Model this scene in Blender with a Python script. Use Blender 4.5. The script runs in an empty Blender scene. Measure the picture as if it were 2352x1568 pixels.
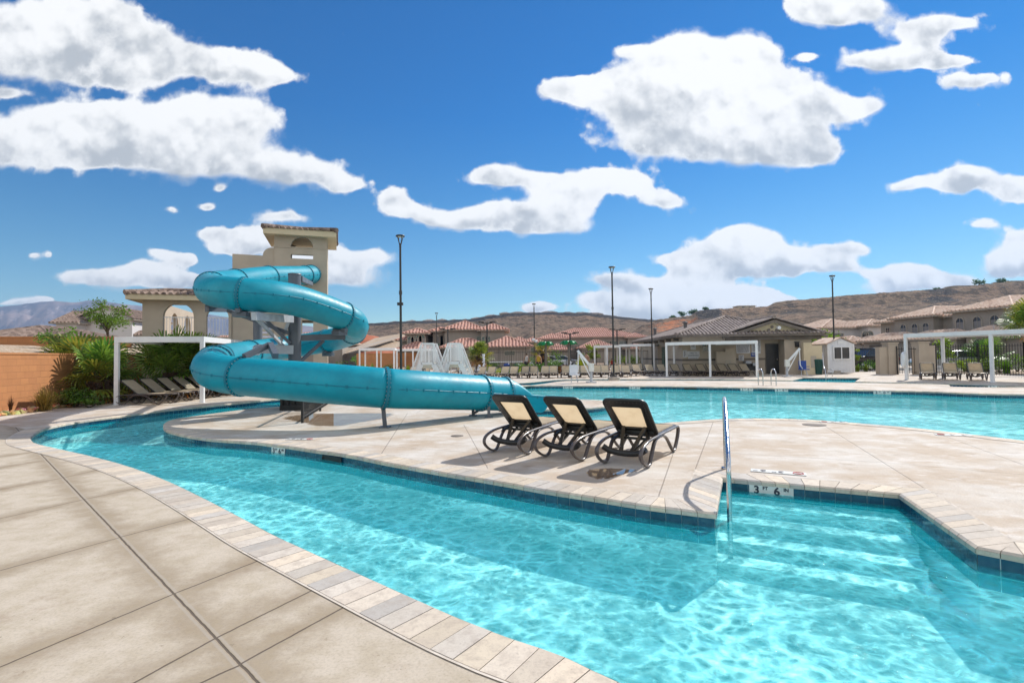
import bpy, bmesh, math, random
from mathutils import Vector, Matrix
from mathutils.geometry import tessellate_polygon
R=random.Random(7)
C=bpy.context.scene.collection
sc=bpy.context.scene
PI=math.pi
rad=math.radians
# ------------------------------------------------------------------ camera
H=1.5; F=1190.0; PW,PH=2352.0,1568.0
PITCH=math.atan(33.5/F); ROLL=-0.0127
ROT=Matrix.Rotation(PI/2+PITCH,3,'X')@Matrix.Rotation(ROLL,3,'Z')
cam_d=bpy.data.cameras.new('camera'); cam=bpy.data.objects.new('camera',cam_d); C.objects.link(cam)
cam_d.sensor_width=36; cam_d.lens=36*F/PW; cam_d.clip_end=40000; cam_d.clip_start=.05
M4=ROT.to_4x4(); M4.translation=Vector((0,0,H)); cam.matrix_world=M4
sc.camera=cam
def ray(x,y):
    return ROT@Vector(((x-PW/2)/F,-(y-PH/2)/F,-1))
def G(x,y,z=0.0):
    d=ray(x,y); t=(z-H)/d.z
    return Vector((d.x*t,d.y*t,z))
def V(x,y,Y):
    d=ray(x,y); t=Y/d.y
    return Vector((d.x*t,Y,H+d.z*t))
def GX(x,Y,z=0.0):          # ground point at depth Y under photo column x
    p=V(x,815,Y); return Vector((p.x,Y,z))
SUN_EL=rad(41); SUN_AZ=rad(45)   # azimuth from +Y towards +X
SUN=Vector((math.sin(SUN_AZ)*math.cos(SUN_EL),math.cos(SUN_AZ)*math.cos(SUN_EL),math.sin(SUN_EL)))
# ------------------------------------------------------------------ mesh builder
class MB:
    def __init__(s): s.v=[]; s.f=[]; s.c=[]; s.sm=[]; s.col=None; s.mi={}; s.mat=0
    def add(s,vs,fs,smooth=False):
        b=len(s.v); s.v+= [tuple(v) for v in vs]
        for f in fs:
            if s.mat: s.mi[len(s.f)]=s.mat
            s.f.append([i+b for i in f]); s.c.append(s.col); s.sm.append(smooth)
        return s
    def box(s,c,size,rz=0,M=None):
        hx,hy,hz=[q/2 for q in size]
        vs=[Vector((x,y,z)) for x in(-hx,hx) for y in(-hy,hy) for z in(-hz,hz)]
        m=Matrix.Rotation(rz,3,'Z') if M is None else M
        c=Vector(c)
        return s.add([m@v+c for v in vs],[(0,1,3,2),(4,6,7,5),(0,4,5,1),(2,3,7,6),(0,2,6,4),(1,5,7,3)])
    def bb(s,x0,x1,y0,y1,z0,z1):
        return s.box(((x0+x1)/2,(y0+y1)/2,(z0+z1)/2),(x1-x0,y1-y0,z1-z0))
    def bar(s,a,b,w,h=None,up=None):
        a=Vector(a);b=Vector(b);h=h or w
        d=(b-a); L=d.length
        if L<1e-6: return s
        d/=L
        u=Vector(up) if up else (Vector((0,0,1)) if abs(d.z)<.95 else Vector((0,1,0)))
        x=d.cross(u).normalized(); z=x.cross(d)
        m=Matrix((x,d,z)).transposed()
        return s.box((a+b)/2,(w,L,h),M=m)
    def tube(s,pts,r,n=8,closed=False,caps=True,flat=1.0,smooth=True,upv=(0,0,1)):
        pts=[Vector(p) for p in pts]; N=len(pts)
        rs=r if isinstance(r,(list,tuple)) else [r]*N
        vs=[];fs=[]
        prev=None
        for i,p in enumerate(pts):
            if closed: t=pts[(i+1)%N]-pts[i-1]
            else: t=pts[min(i+1,N-1)]-pts[max(i-1,0)]
            if t.length<1e-9: t=Vector((0,0,1))
            t.normalize()
            if prev is None:
                u=Vector(upv)
                if abs(t.dot(u))>.95: u=Vector((0,1,0)) if abs(t.y)<.9 else Vector((1,0,0))
            else: u=prev
            a=t.cross(u)
            if a.length<1e-6: a=t.orthogonal()
            a.normalize(); b=a.cross(t); prev=b
            for k in range(n):
                an=2*PI*k/n
                vs.append(p+a*math.cos(an)*rs[i]*flat+b*math.sin(an)*rs[i])
        M=N if closed else N-1
        for i in range(M):
            j=(i+1)%N
            for k in range(n):
                q=(k+1)%n
                fs.append((i*n+k,i*n+q,j*n+q,j*n+k))
        s.add(vs,fs,smooth)
        if caps and not closed:
            s.add(vs[:n],[tuple(range(n))[::-1]]); s.add(vs[-n:],[tuple(range(n))])
        return s
    def cyl(s,base,r,h,n=16,r2=None,smooth=True):
        b=Vector(base); return s.tube([b,b+Vector((0,0,h))],[r,r if r2 is None else r2],n,smooth=smooth)
    def lathe(s,prof,c,n=20,smooth=True):
        c=Vector(c); vs=[]
        for r,z in prof:
            for k in range(n):
                a=2*PI*k/n; vs.append(c+Vector((r*math.cos(a),r*math.sin(a),z)))
        fs=[(i*n+k,i*n+(k+1)%n,(i+1)*n+(k+1)%n,(i+1)*n+k) for i in range(len(prof)-1) for k in range(n)]
        return s.add(vs,fs,smooth)
    def poly(s,pts,holes=(),z=None):
        loops=[[Vector((p[0],p[1],0)) for p in pts]]+[[Vector((p[0],p[1],0)) for p in h] for h in holes]
        tris=tessellate_polygon(loops)
        allp=[p for l in ([pts]+list(holes)) for p in l]
        zz=lambda p: z if z is not None else p[2]
        vs=[(p[0],p[1],zz(p)) for p in allp]
        fs=[]
        for t in tris:
            a,b,c=[Vector(vs[i]) for i in t]
            n=(b-a).cross(c-a)
            fs.append(t if n.z>0 else (t[0],t[2],t[1]))
        return s.add(vs,fs)
    def prism(s,pts,z0,z1):
        n=len(pts)
        vs=[(p[0],p[1],z0) for p in pts]+[(p[0],p[1],z1) for p in pts]
        s.add(vs,[(i,(i+1)%n,n+(i+1)%n,n+i) for i in range(n)])
        s.poly(pts,z=z1); return s
    def panel(s,o,u,w,out,holes=(),th=.2,nrm=None):
        """wall: 2-D outline (along u, along w) with holes, extruded th along nrm"""
        o=Vector(o);u=Vector(u).normalized();w=Vector(w).normalized()
        n=(u.cross(w)) if nrm is None else Vector(nrm)
        n.normalize()
        loops=[list(out)]+[list(h) for h in holes]
        tris=tessellate_polygon([[Vector((p[0],p[1],0)) for p in l] for l in loops])
        flat=[p for l in loops for p in l]; N=len(flat)
        vs=[o+u*p[0]+w*p[1] for p in flat]+[o+u*p[0]+w*p[1]+n*th for p in flat]
        fs=[tuple(t) for t in tris]+[tuple(i+N for i in t[::-1]) for t in tris]
        b=0
        for l in loops:
            m=len(l)
            for i in range(m):
                j=(i+1)%m; fs.append((b+i,b+j,N+b+j,N+b+i))
            b+=m
        return s.add(vs,fs)
    def build(s,name,mat,parent=None,world=False,recalc=True,solid=0,bevel=0):
        me=bpy.data.meshes.new(name)
        vs=s.v
        if world and parent is not None:
            inv=ROOT[rootof(parent)].inverted()
            vs=[inv@Vector(v) for v in vs]
        me.from_pydata(vs,[],s.f)
        if any(c is not None for c in s.c):
            at=me.attributes.new('Col','FLOAT_COLOR','CORNER')
            dat=[]
            for f,c in zip(s.f,s.c):
                c=c or (1,1,1); dat+= list((c[0],c[1],c[2],1.0))*len(f)
            at.data.foreach_set('color',dat)
        me.polygons.foreach_set('use_smooth',s.sm)
        if recalc:
            bm=bmesh.new(); bm.from_mesh(me); bmesh.ops.recalc_face_normals(bm,faces=bm.faces); bm.to_mesh(me); bm.free()
        me.update()
        o=bpy.data.objects.new(name,me); C.objects.link(o)
        for mm in (mat if isinstance(mat,list) else [mat]):
            if mm is not None: me.materials.append(mm)
        for k,v in s.mi.items(): me.polygons[k].material_index=v
        if parent is not None: o.parent=parent
        else: ROOT[o]=Matrix.Identity(4)
        if solid:
            m=o.modifiers.new('thickness','SOLIDIFY'); m.thickness=solid; m.offset=-1
        if bevel:
            m=o.modifiers.new('bevel','BEVEL'); m.width=bevel; m.segments=2; m.limit_method='ANGLE'
        return o
ROOT={}
def rootof(o):
    while o.parent is not None: o=o.parent
    return o
def thing(name,label,cat,loc=(0,0,0),rz=0,group=None):
    o=bpy.data.objects.new(name,None); C.objects.link(o); o.empty_display_size=.1
    o.location=loc; o.rotation_euler=(0,0,rz)
    ROOT[o]=Matrix.Translation(Vector(loc))@Matrix.Rotation(rz,4,'Z')
    o['label']=label; o['category']=cat
    if group: o['group']=group
    return o
def tag(o,label,cat,group=None):
    o['label']=label; o['category']=cat
    if group: o['group']=group
    return o
def struct(o): o['kind']='structure'; return o
def dup(root,loc,rz,label,group=None,scale=None,name=None):
    def cp(o,par):
        c=o.copy(); C.objects.link(c)
        if par is not None: c.parent=par
        for ch in kids(o): cp(ch,c)
        return c
    r=cp(root,None); r.location=loc; r.rotation_euler=(0,0,rz); r['label']=label
    if group: r['group']=group
    if scale: r.scale=(scale,)*3
    return r
def kids(o): return [c for c in bpy.data.objects if c.parent is o]
def arc(c,r,a0,a1,n): return [(c[0]+r*math.cos(a0+(a1-a0)*i/n),c[1]+r*math.sin(a0+(a1-a0)*i/n)) for i in range(n+1)]
def archhole(x0,x1,z0,zs,n=12):
    """opening with round top; zs = spring height"""
    c=(x0+x1)/2; r=(x1-x0)/2
    return [(x0,z0),(x1,z0)]+arc((c,zs),r,0,PI,n)
def recth(x0,x1,z0,z1): return [(x0,z0),(x1,z0),(x1,z1),(x0,z1)]
def catmull(pts,k=8,closed=False):
    pts=[Vector(p) for p in pts]; n=len(pts); out=[]
    for i in range(n-1):
        p0=pts[max(i-1,0)];p1=pts[i];p2=pts[i+1];p3=pts[min(i+2,n-1)]
        if i==0: p0=p1*2-p2
        if i==n-2: p3=p2*2-p1
        for j in range(k):
            t=j/k
            out.append(.5*((2*p1)+(p2-p0)*t+(2*p0-5*p1+4*p2-p3)*t*t+(3*p1-p0-3*p2+p3)*t**3))
    out.append(pts[-1].copy()); return out
def resample(pts,step):
    pts=[Vector(p) for p in pts]; L=[0]
    for a,b in zip(pts,pts[1:]): L.append(L[-1]+(b-a).length)
    n=max(1,round(L[-1]/step)); out=[];k=0
    for i in range(n+1):
        d=L[-1]*i/n
        while k<len(L)-2 and L[k+1]<d: k+=1
        t=(d-L[k])/max(L[k+1]-L[k],1e-9); out.append(pts[k].lerp(pts[k+1],t))
    return out
# ------------------------------------------------------------------ materials
def s2l(c):
    return tuple(((x/255)/12.92 if x/255<=.04045 else ((x/255+.055)/1.055)**2.4) for x in c)
class NT:
    def __init__(s,tree): s.t=tree; s.n=tree.nodes; s.l=tree.links
    def new(s,typ,ins=None,**kw):
        nd=s.n.new(typ)
        for k,v in kw.items(): setattr(nd,k,v)
        for k,v in (ins or {}).items(): s.set(nd.inputs[k],v)
        return nd
    def set(s,sock,v):
        if isinstance(v,bpy.types.NodeSocket): s.l.new(v,sock)
        else:
            try: sock.default_value=v
            except Exception: sock.default_value=(*v,1.0)
    def math(s,op,a,b=0.0,c=0.0,clamp=False):
        nd=s.n.new('ShaderNodeMath'); nd.operation=op; nd.use_clamp=clamp
        s.set(nd.inputs[0],a); s.set(nd.inputs[1],b); s.set(nd.inputs[2],c); return nd.outputs[0]
    def vm(s,op,a,b=(0,0,0),out=0):
        nd=s.n.new('ShaderNodeVectorMath'); nd.operation=op
        s.set(nd.inputs[0],a); s.set(nd.inputs[1],b)
        return nd.outputs['Value'] if op in('LENGTH','DOT_PRODUCT','DISTANCE') else nd.outputs[0]
    def mix(s,f,a,b,blend='MIX'):
        nd=s.n.new('ShaderNodeMix'); nd.data_type='RGBA'; nd.blend_type=blend
        s.set(nd.inputs['Factor'],f)
        s.set(nd.inputs[6],(*a,1) if isinstance(a,tuple) and len(a)==3 else a)
        s.set(nd.inputs[7],(*b,1) if isinstance(b,tuple) and len(b)==3 else b)
        return nd.outputs[2]
    def noise(s,vec,scale,detail=4,rough=.55,dist=0.0,out='Fac'):
        nd=s.new('ShaderNodeTexNoise',{'Scale':scale,'Detail':detail,'Roughness':rough,'Distortion':dist})
        if vec is not None: s.l.new(vec,nd.inputs['Vector'])
        return nd.outputs[0 if out=='Fac' else 1]
    def ramp(s,f,lo,hi,a=0.0,b=1.0,smooth=True):
        nd=s.n.new('ShaderNodeMapRange'); nd.interpolation_type='SMOOTHSTEP' if smooth else 'LINEAR'; nd.clamp=True
        s.set(nd.inputs[0],f); s.set(nd.inputs[1],lo); s.set(nd.inputs[2],hi); s.set(nd.inputs[3],a); s.set(nd.inputs[4],b)
        return nd.outputs[0]
def newmat(name):
    m=bpy.data.materials.new(name); m.use_nodes=True
    t=NT(m.node_tree); t.n.clear()
    out=t.new('ShaderNodeOutputMaterial'); b=t.new('ShaderNodeBsdfPrincipled')
    t.l.new(b.outputs[0],out.inputs[0])
    return m,t,b,out
def pm(name,c1,c2=None,scale=3.0,rough=.7,bump=.0,metal=0.0,detail=5,bscale=None,spec=.5,attr=False,trans=0.0,coat=0.0,rv=.1,world=False):
    m,t,b,out=newmat(name)
    tc=t.new('ShaderNodeTexCoord').outputs['Object']
    if world: tc=t.new('ShaderNodeNewGeometry').outputs['Position']
    c2=c2 or tuple(x*.82 for x in c1)
    n=t.noise(tc,scale,detail)
    f=t.ramp(n,.35,.65)
    col=t.mix(f,tuple(c1),tuple(c2))
    if attr:
        a=t.new('ShaderNodeAttribute',attribute_name='Col')
        col=t.mix(1.0,col,a.outputs[0],'MULTIPLY')
    t.set(b.inputs['Base Color'],col)
    t.set(b.inputs['Roughness'],t.ramp(n,.3,.7,max(rough-rv,.02),min(rough+rv,1)))
    b.inputs['Metallic'].default_value=metal
    b.inputs['Specular IOR Level'].default_value=spec
    if coat: b.inputs['Coat Weight'].default_value=coat
    if bump:
        n2=t.noise(tc,bscale or scale*6,6,.6)
        bp=t.new('ShaderNodeBump',{'Strength':bump,'Distance':.02,'Height':n2}); t.l.new(bp.outputs[0],b.inputs['Normal'])
    if trans:
        tr=t.new('ShaderNodeBsdfTranslucent'); t.set(tr.inputs[0],col)
        mx=t.new('ShaderNodeMixShader',{0:trans}); t.l.new(b.outputs[0],mx.inputs[1]); t.l.new(tr.outputs[0],mx.inputs[2]); t.l.new(mx.outputs[0],out.inputs[0])
    return m
def attrcol(t): return t.new('ShaderNodeAttribute',attribute_name='Col').outputs[0]
MT={}
MT['white']=pm('white_powdercoat',(.78,.78,.78),(.72,.72,.73),2,.4)
MT['whitewood']=pm('white_siding',(.74,.75,.78),(.68,.69,.72),3,.6,.1)
MT['stucco']=pm('taupe_stucco',(.46,.385,.30),(.42,.35,.275),1.2,.9,.35,bscale=60)
MT['stucco_cream']=pm('cream_stucco',(.60,.50,.34),(.55,.46,.31),1.2,.9,.3,bscale=60)
MT['trim']=pm('brown_trim',(.17,.14,.115),(.14,.118,.1),2,.8)
MT['stucco_grey']=pm('grey_stucco',(.34,.295,.25),(.31,.27,.23),.8,.9,.3,bscale=40)
MT['stucco_white']=pm('pale_stucco',(.62,.59,.58),(.56,.54,.53),.8,.9,.3,bscale=40)
MT['fascia']=pm('fascia_paint',(.42,.37,.30),(.38,.33,.27),2,.7)
MT['dark']=pm('black_metal',(.012,.012,.013),(.018,.017,.017),6,.45,.05)
MT['bronze']=pm('dark_bronze_pole',(.035,.03,.028),(.028,.024,.023),4,.4)
MT['steel']=pm('brushed_steel',(.62,.62,.63),(.55,.55,.56),20,.22,metal=1.0)
MT['greysteel']=pm('grey_painted_steel',(.11,.12,.14),(.095,.105,.125),2,.5)
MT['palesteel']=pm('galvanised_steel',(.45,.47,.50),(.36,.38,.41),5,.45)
MT['glass']=pm('dark_window_glass',(.03,.035,.04),(.05,.055,.06),.6,.06,spec=.8,rv=.03)
MT['lframe']=pm('bronze_resin',(.085,.068,.066),(.07,.057,.055),5,.33,.05,coat=.2)
MT['lback']=pm('black_resin',(.012,.011,.011),(.018,.017,.016),8,.4,.08)
MT['green']=pm('dark_green_metal',(.006,.06,.05),(.008,.075,.06),5,.4)
MT['greenleaf']=pm('green_plastic_leaf',(.0,.32,.09),(.0,.25,.08),3,.3,trans=.4)
MT['blue']=pm('blue_plastic',(.01,.05,.25),(.015,.06,.3),5,.4)
MT['concrete']=pm('lamp_footing_concrete',(.42,.36,.30),(.36,.31,.26),4,.9,.3)
MT['sign']=pm('sign_white',(.62,.62,.63),(.56,.56,.58),3,.5)
MT['ink']=pm('sign_ink',(.03,.03,.05),(.04,.04,.06),9,.6)
MT['redink']=pm('red_ink',(.45,.03,.03),(.4,.03,.03),9,.6)
MT['chalk']=pm('tile_white',(.75,.74,.70),(.62,.62,.58),8,.35)
MT['bark']=pm('palm_bark',(.09,.05,.03),(.035,.022,.015),14,.95,.8,bscale=25)
MT['wood']=pm('branch_bark',(.12,.09,.06),(.07,.05,.035),14,.95,.6)
MT['leaf']=pm('leaves',(.13,.20,.03),(.09,.15,.02),5,.55,attr=True,trans=.4)
MT['fan']=pm('palm_fan',(.17,.27,.045),(.10,.18,.028),6,.45,attr=True,trans=.35)
MT['dry']=pm('dry_leaves',(.36,.22,.07),(.26,.15,.05),8,.8,attr=True,trans=.25)
MT['rock']=pm('landscape_rock',(.42,.30,.19),(.30,.20,.12),2,.9,.5,attr=True,bscale=20)
MT['orangewall']=None
MT['skin']=pm('skin',(.45,.26,.17),(.42,.24,.16),9,.6)
MT['clothdark']=pm('dark_cloth',(.02,.02,.03),(.03,.03,.04),9,.9)
MT['clothred']=pm('red_cloth',(.4,.03,.02),(.35,.03,.02),9,.9)
MT['clothyellow']=pm('yellow_cloth',(.45,.30,.03),(.4,.26,.03),9,.9)
MT['clothwhite']=pm('white_cloth',(.7,.7,.7),(.65,.65,.66),9,.9)
MT['carblack']=pm('car_paint_black',(.008,.009,.012),(.012,.013,.016),3,.15,coat=.6)
MT['carsilver']=pm('car_paint_silver',(.45,.47,.5),(.42,.44,.47),3,.25,metal=.4,coat=.6)
MT['carwhite']=pm('car_paint_white',(.7,.7,.72),(.66,.66,.68),3,.25,coat=.6)
MT['rubber']=pm('tyre_rubber',(.012,.012,.012),(.02,.02,.02),9,.85)
MT['plaster']=pm('pool_plaster',(.72,.80,.79),(.64,.76,.75),1.3,.7,.05,world=True)
MT['spray']=pm('water_spray',(.9,.92,.95),(.85,.88,.92),6,.35,trans=.5)
MT['court']=pm('court_surface',(.16,.17,.18),(.13,.14,.15),1,.9)
MT['vent']=pm('grey_vent',(.12,.11,.11),(.1,.09,.09),5,.6)
MT['yellowtread']=pm('beige_tread',(.55,.5,.4),(.5,.45,.36),5,.6)

def fabric():
    m,t,b,out=newmat('tan_sling_fabric')
    tc=t.new('ShaderNodeTexCoord').outputs['Object']
    w1=t.new('ShaderNodeTexWave',{'Scale':95.0,'Distortion':.3},bands_direction='X'); t.l.new(tc,w1.inputs[0])
    w2=t.new('ShaderNodeTexWave',{'Scale':95.0,'Distortion':.3},bands_direction='Y'); t.l.new(tc,w2.inputs[0])
    wv=t.math('MULTIPLY',w1.outputs[1],w2.outputs[1])
    n=t.noise(tc,6,4)
    c=t.mix(wv,(.80,.70,.52),(.71,.61,.44))
    c=t.mix(t.ramp(n,.4,.7,0,.35),c,(.47,.38,.25))
    t.set(b.inputs['Base Color'],c); b.inputs['Roughness'].default_value=.8
    tr=t.new('ShaderNodeBsdfTranslucent'); t.set(tr.inputs[0],t.mix(.5,c,(.50,.28,.09)))
    mx=t.new('ShaderNodeMixShader',{0:.6}); t.l.new(b.outputs[0],mx.inputs[1]); t.l.new(tr.outputs[0],mx.inputs[2]); t.l.new(mx.outputs[0],out.inputs[0])
    return m
MT['sling']=fabric()

def slidemat(name,c1,c2):
    m,t,b,out=newmat(name)
    tc=t.new('ShaderNodeTexCoord').outputs['Object']
    n=t.noise(tc,1.6,6,.6); n2=t.noise(tc,9,5,.65)
    c=t.mix(t.ramp(n,.35,.7),c1,c2)
    c=t.mix(t.ramp(n2,.58,.78,0,.14),c,(.08,.42,.50))
    st=t.noise(t.vm('MULTIPLY',tc,(7,7,.7)),2.2,4)
    c=t.mix(t.ramp(st,.6,.8,0,.22),c,(.05,.22,.26))
    t.set(b.inputs['Base Color'],c)
    t.set(b.inputs['Roughness'],t.ramp(n2,.3,.7,.40,.55))
    b.inputs['Coat Weight'].default_value=.08; b.inputs['Coat Roughness'].default_value=.3; b.inputs['Specular IOR Level'].default_value=.3
    bp=t.new('ShaderNodeBump',{'Strength':.05,'Distance':.02,'Height':t.noise(tc,5,3)}); t.l.new(bp.outputs[0],b.inputs['Normal'])
    return m
MT['slide']=slidemat('teal_fibreglass',(.0,.235,.325),(.002,.30,.40))
MT['flange']=slidemat('teal_flange',(.0,.15,.22),(.002,.19,.27))

def blockwall(name,c1,c2,mort,w=.4,h=.2):
    m,t,b,out=newmat(name)
    tc=t.new('ShaderNodeTexCoord').outputs['Object']
    g=t.new('ShaderNodeNewGeometry')
    # bricks run along local x (wall direction) and z
    sx=t.new('ShaderNodeSeparateXYZ'); t.l.new(tc,sx.inputs[0])
    cv=t.new('ShaderNodeCombineXYZ'); t.l.new(sx.outputs[0],cv.inputs[0]); t.l.new(sx.outputs[2],cv.inputs[1])
    br=t.new('ShaderNodeTexBrick',{'Scale':1.0,'Mortar Size':.006,'Mortar Smooth':.2,'Brick Width':w,'Row Height':h,'Color1':(*c1,1),'Color2':(*c2,1),'Mortar':(*mort,1),'Bias':0.0})
    t.l.new(cv.outputs[0],br.inputs[0])
    n=t.noise(tc,3,5)
    c=t.mix(t.ramp(n,.3,.75,0,.5),br.outputs[0],tuple(x*.75 for x in c1))
    t.set(b.inputs['Base Color'],c); b.inputs['Roughness'].default_value=.92
    hh=t.math('ADD',t.math('MULTIPLY',br.outputs[1],-1.0),t.math('MULTIPLY',t.noise(tc,70,4),.35))
    bp=t.new('ShaderNodeBump',{'Strength':.6,'Distance':.012,'Height':hh}); t.l.new(bp.outputs[0],b.inputs['Normal'])
    return m
MT['orangewall']=blockwall('orange_block',(.50,.22,.085),(.43,.185,.075),(.36,.16,.07))

def rooftile(name,c1,c2,c3):
    m,t,b,out=newmat(name)
    tc=t.new('ShaderNodeTexCoord').outputs['Object']
    v=t.new('ShaderNodeTexVoronoi',{'Scale':3.2,'Randomness':1.0}); t.l.new(tc,v.inputs[0])
    n=t.noise(tc,.6,4)
    sep=t.new('ShaderNodeSeparateColor'); t.l.new(v.outputs['Color'],sep.inputs[0])
    c=t.mix(t.ramp(sep.outputs[0],.2,.8),c1,c2)
    c=t.mix(t.ramp(sep.outputs[1],.7,.9,0,.7),c,c3)
    # course shadow lines along the slope: real laps every 0.4 m of height
    t.set(b.inputs['Base Color'],c); b.inputs['Roughness'].default_value=.85; b.inputs['Specular IOR Level'].default_value=.2
    sx=t.new('ShaderNodeSeparateXYZ'); t.l.new(tc,sx.inputs[0])
    saw=t.math('SUBTRACT',1.0,t.math('FRACT',t.math('MULTIPLY',sx.outputs[2],6.5)))
    bp=t.new('ShaderNodeBump',{'Strength':.6,'Distance':.03,'Height':saw}); t.l.new(bp.outputs[0],b.inputs['Normal'])
    return m
MT['tile_red']=rooftile('terracotta_tile',(.46,.25,.19),(.54,.32,.26),(.34,.19,.15))
MT['tile_tan']=rooftile('tan_tile',(.60,.44,.34),(.66,.52,.42),(.42,.27,.20))
MT['tile_brown']=rooftile('brown_tile',(.20,.145,.115),(.27,.20,.165),(.09,.065,.055))
MT['tile_grey']=rooftile('grey_brown_tile',(.26,.215,.19),(.33,.275,.25),(.19,.15,.14))

# ---- pool deck concrete with joints drawn where the saw cuts lie
def line2(p,q):
    a=G(*p);b=G(*q); d=(b-a).normalized(); n=Vector((-d.y,d.x)); return n.x,n.y,n.x*a.x+n.y*a.y,a,b,d
def deckmat():
    m,t,b,out=newmat('pool_deck_concrete')
    pos=t.new('ShaderNodeNewGeometry').outputs['Position']
    sx=t.new('ShaderNodeSeparateXYZ'); t.l.new(pos,sx.inputs[0]); X,Y=sx.outputs[0],sx.outputs[1]
    wob=t.math('MULTIPLY',t.math('SUBTRACT',t.noise(pos,9,3),.5),.012)
    def dist(l,seg=False):
        d=t.math('ABSOLUTE',t.math('ADD',t.math('SUBTRACT',t.math('ADD',t.math('MULTIPLY',X,l[0]),t.math('MULTIPLY',Y,l[1])),l[2]),wob))
        if seg:
            a,bb,dr=l[3],l[4],l[5]; L=(bb-a).length
            al=t.math('SUBTRACT',t.math('ADD',t.math('MULTIPLY',X,dr.x),t.math('MULTIPLY',Y,dr.y)),a.x*dr.x+a.y*dr.y)
            o=t.math('MAXIMUM',t.math('MULTIPLY',al,-1.0),t.math('SUBTRACT',al,L))
            d=t.math('MAXIMUM',d,o)
        return d
    Z=lambda x,y:(.4249*x,901.6+.4249*y)
    EXP=line2(Z(265,378),Z(1165,1325))
    signed=t.math('SUBTRACT',t.math('ADD',t.math('MULTIPLY',X,EXP[0]),t.math('MULTIPLY',Y,EXP[1])),EXP[2])
    left=[((0,405),(220,370)),((0,522),(325,462)),((0,680),(445,578)),((0,960),(635,785)),((0,1480),(930,1090)),((720,1568),(1165,1325)),((1120,1550),(1300,1468)),((0,345),(200,318))]
    right=[((340,460),(470,430)),((445,578),(740,515)),((640,782),(1020,682)),((940,1085),(1400,905)),((1165,1325),(1680,1070)),((1315,1455),(1845,1165))]
    def mn(ls):
        d=None
        for p,q in ls:
            e=dist(line2(Z(*p),Z(*q))); d=e if d is None else t.math('MINIMUM',d,e)
        return d
    dl,dr=mn(left),mn(right)
    # which side of the expansion joint: test a point known to be on the left
    pl=G(*Z(200,900)); sgn=EXP[0]*pl.x+EXP[1]*pl.y-EXP[2]
    isl=t.math('GREATER_THAN',t.math('MULTIPLY',signed,1.0 if sgn>0 else -1.0),0.0)
    dj=t.math('ADD',t.math('MULTIPLY',dl,isl),t.math('MULTIPLY',dr,t.math('SUBTRACT',1.0,isl)))
    de=dist(EXP)
    # only on the near bank (polygon mask by a line along the coping is not needed: island has its own joints)
    near=t.math('LESS_THAN',t.math('ADD',t.math('MULTIPLY',X,.62),Y),4.9)     # south-west of the river
    Q=lambda x,y:(1489.6+.4*x,901.6+.4*y)
    isl_l=[(Q(370,170),Q(210,590)),(Q(380,340),Q(1350,400)),(Q(1350,400),Q(2156,470)),(Q(980,170),Q(1580,545)),(Q(1650,230),Q(2156,415)),((1065,975),(1120,1075)),((948,930),(870,1050)),((640,1005),(1100,1040)),((560,960),(1000,990)),((1500,1175),(1560,1000))]
    di=None
    for p,q in isl_l:
        e=dist(line2(p,q),True); di=e if di is None else t.math('MINIMUM',di,e)
    # far deck: joints every 2.4 m
    fx=t.math('ABSOLUTE',t.math('SUBTRACT',t.math('FRACT',t.math('DIVIDE',X,2.6)),.5)); fx=t.math('MULTIPLY',t.math('SUBTRACT',.5,fx),2.6)
    far=t.math('GREATER_THAN',Y,14.0)
    di=t.math('ADD',t.math('MULTIPLY',di,t.math('SUBTRACT',1.0,far)),t.math('MULTIPLY',fx,far))
    dj=t.math('ADD',t.math('MULTIPLY',dj,near),t.math('MULTIPLY',di,t.math('SUBTRACT',1.0,near)))
    de=t.math('ADD',de,t.math('MULTIPLY',t.math('SUBTRACT',1.0,near),50.0))
    n1=t.noise(pos,.9,6,.6); n2=t.noise(pos,5,6,.65); n3=t.noise(pos,60,4,.7)
    # base colours: near bank greyer, island paler and pinker
    cn=t.mix(t.ramp(n2,.35,.68),(.54,.465,.37),(.45,.38,.285))
    ci=t.mix(t.ramp(n1,.35,.62),(.60,.55,.485),(.49,.395,.30))
    ci=t.mix(t.ramp(t.noise(t.vm('MULTIPLY',pos,(1,1.7,1)),1.7,7,.68),.50,.64,0,.55),ci,(.70,.66,.61))
    c=t.mix(near,ci,cn)
    # mineral stain that keeps to the slab edges
    edge=t.math('MINIMUM',dj,de)
    e2=t.math('ADD',edge,t.math('MULTIPLY',t.math('SUBTRACT',t.noise(pos,3.2,8,.72),.5),-.55))
    stain=t.ramp(e2,.0,.28,.78,0)
    c=t.mix(t.math('MULTIPLY',stain,near),c,(.30,.235,.16))
    band=t.ramp(t.math('ABSOLUTE',t.math('SUBTRACT',e2,.03)),0,.05,.30,0)
    c=t.mix(t.math('MULTIPLY',band,near),c,(.36,.29,.19))
    # blotches and fine grit
    bl=t.ramp(t.noise(pos,2.2,7,.7),.55,.70,0,.42); c=t.mix(bl,c,(.27,.19,.12))
    sp=t.ramp(t.noise(pos,19,4,.7),.645,.70,0,.55); c=t.mix(t.math('MULTIPLY',sp,near),c,(.17,.125,.075))
    c=t.mix(t.ramp(n3,.42,.72,0,.36),c,(.24,.205,.16))
    c=t.mix(t.ramp(t.noise(pos,110,3,.8),.55,.75,0,.22),c,(.52,.47,.40))
    g1=t.ramp(dj,.003,.009,1,0); g2=t.ramp(de,.004,.009,1,0)
    gi=t.ramp(dj,.003,.011,.6,0)
    gl=t.ramp(t.math('ABSOLUTE',t.math('SUBTRACT',de,.02)),.004,.012,.45,0)
    c=t.mix(gl,c,(.40,.36,.31))
    groove=t.math('MAXIMUM',t.math('ADD',t.math('MULTIPLY',g1,near),t.math('MULTIPLY',gi,t.math('SUBTRACT',1.0,near))),g2)
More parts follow.
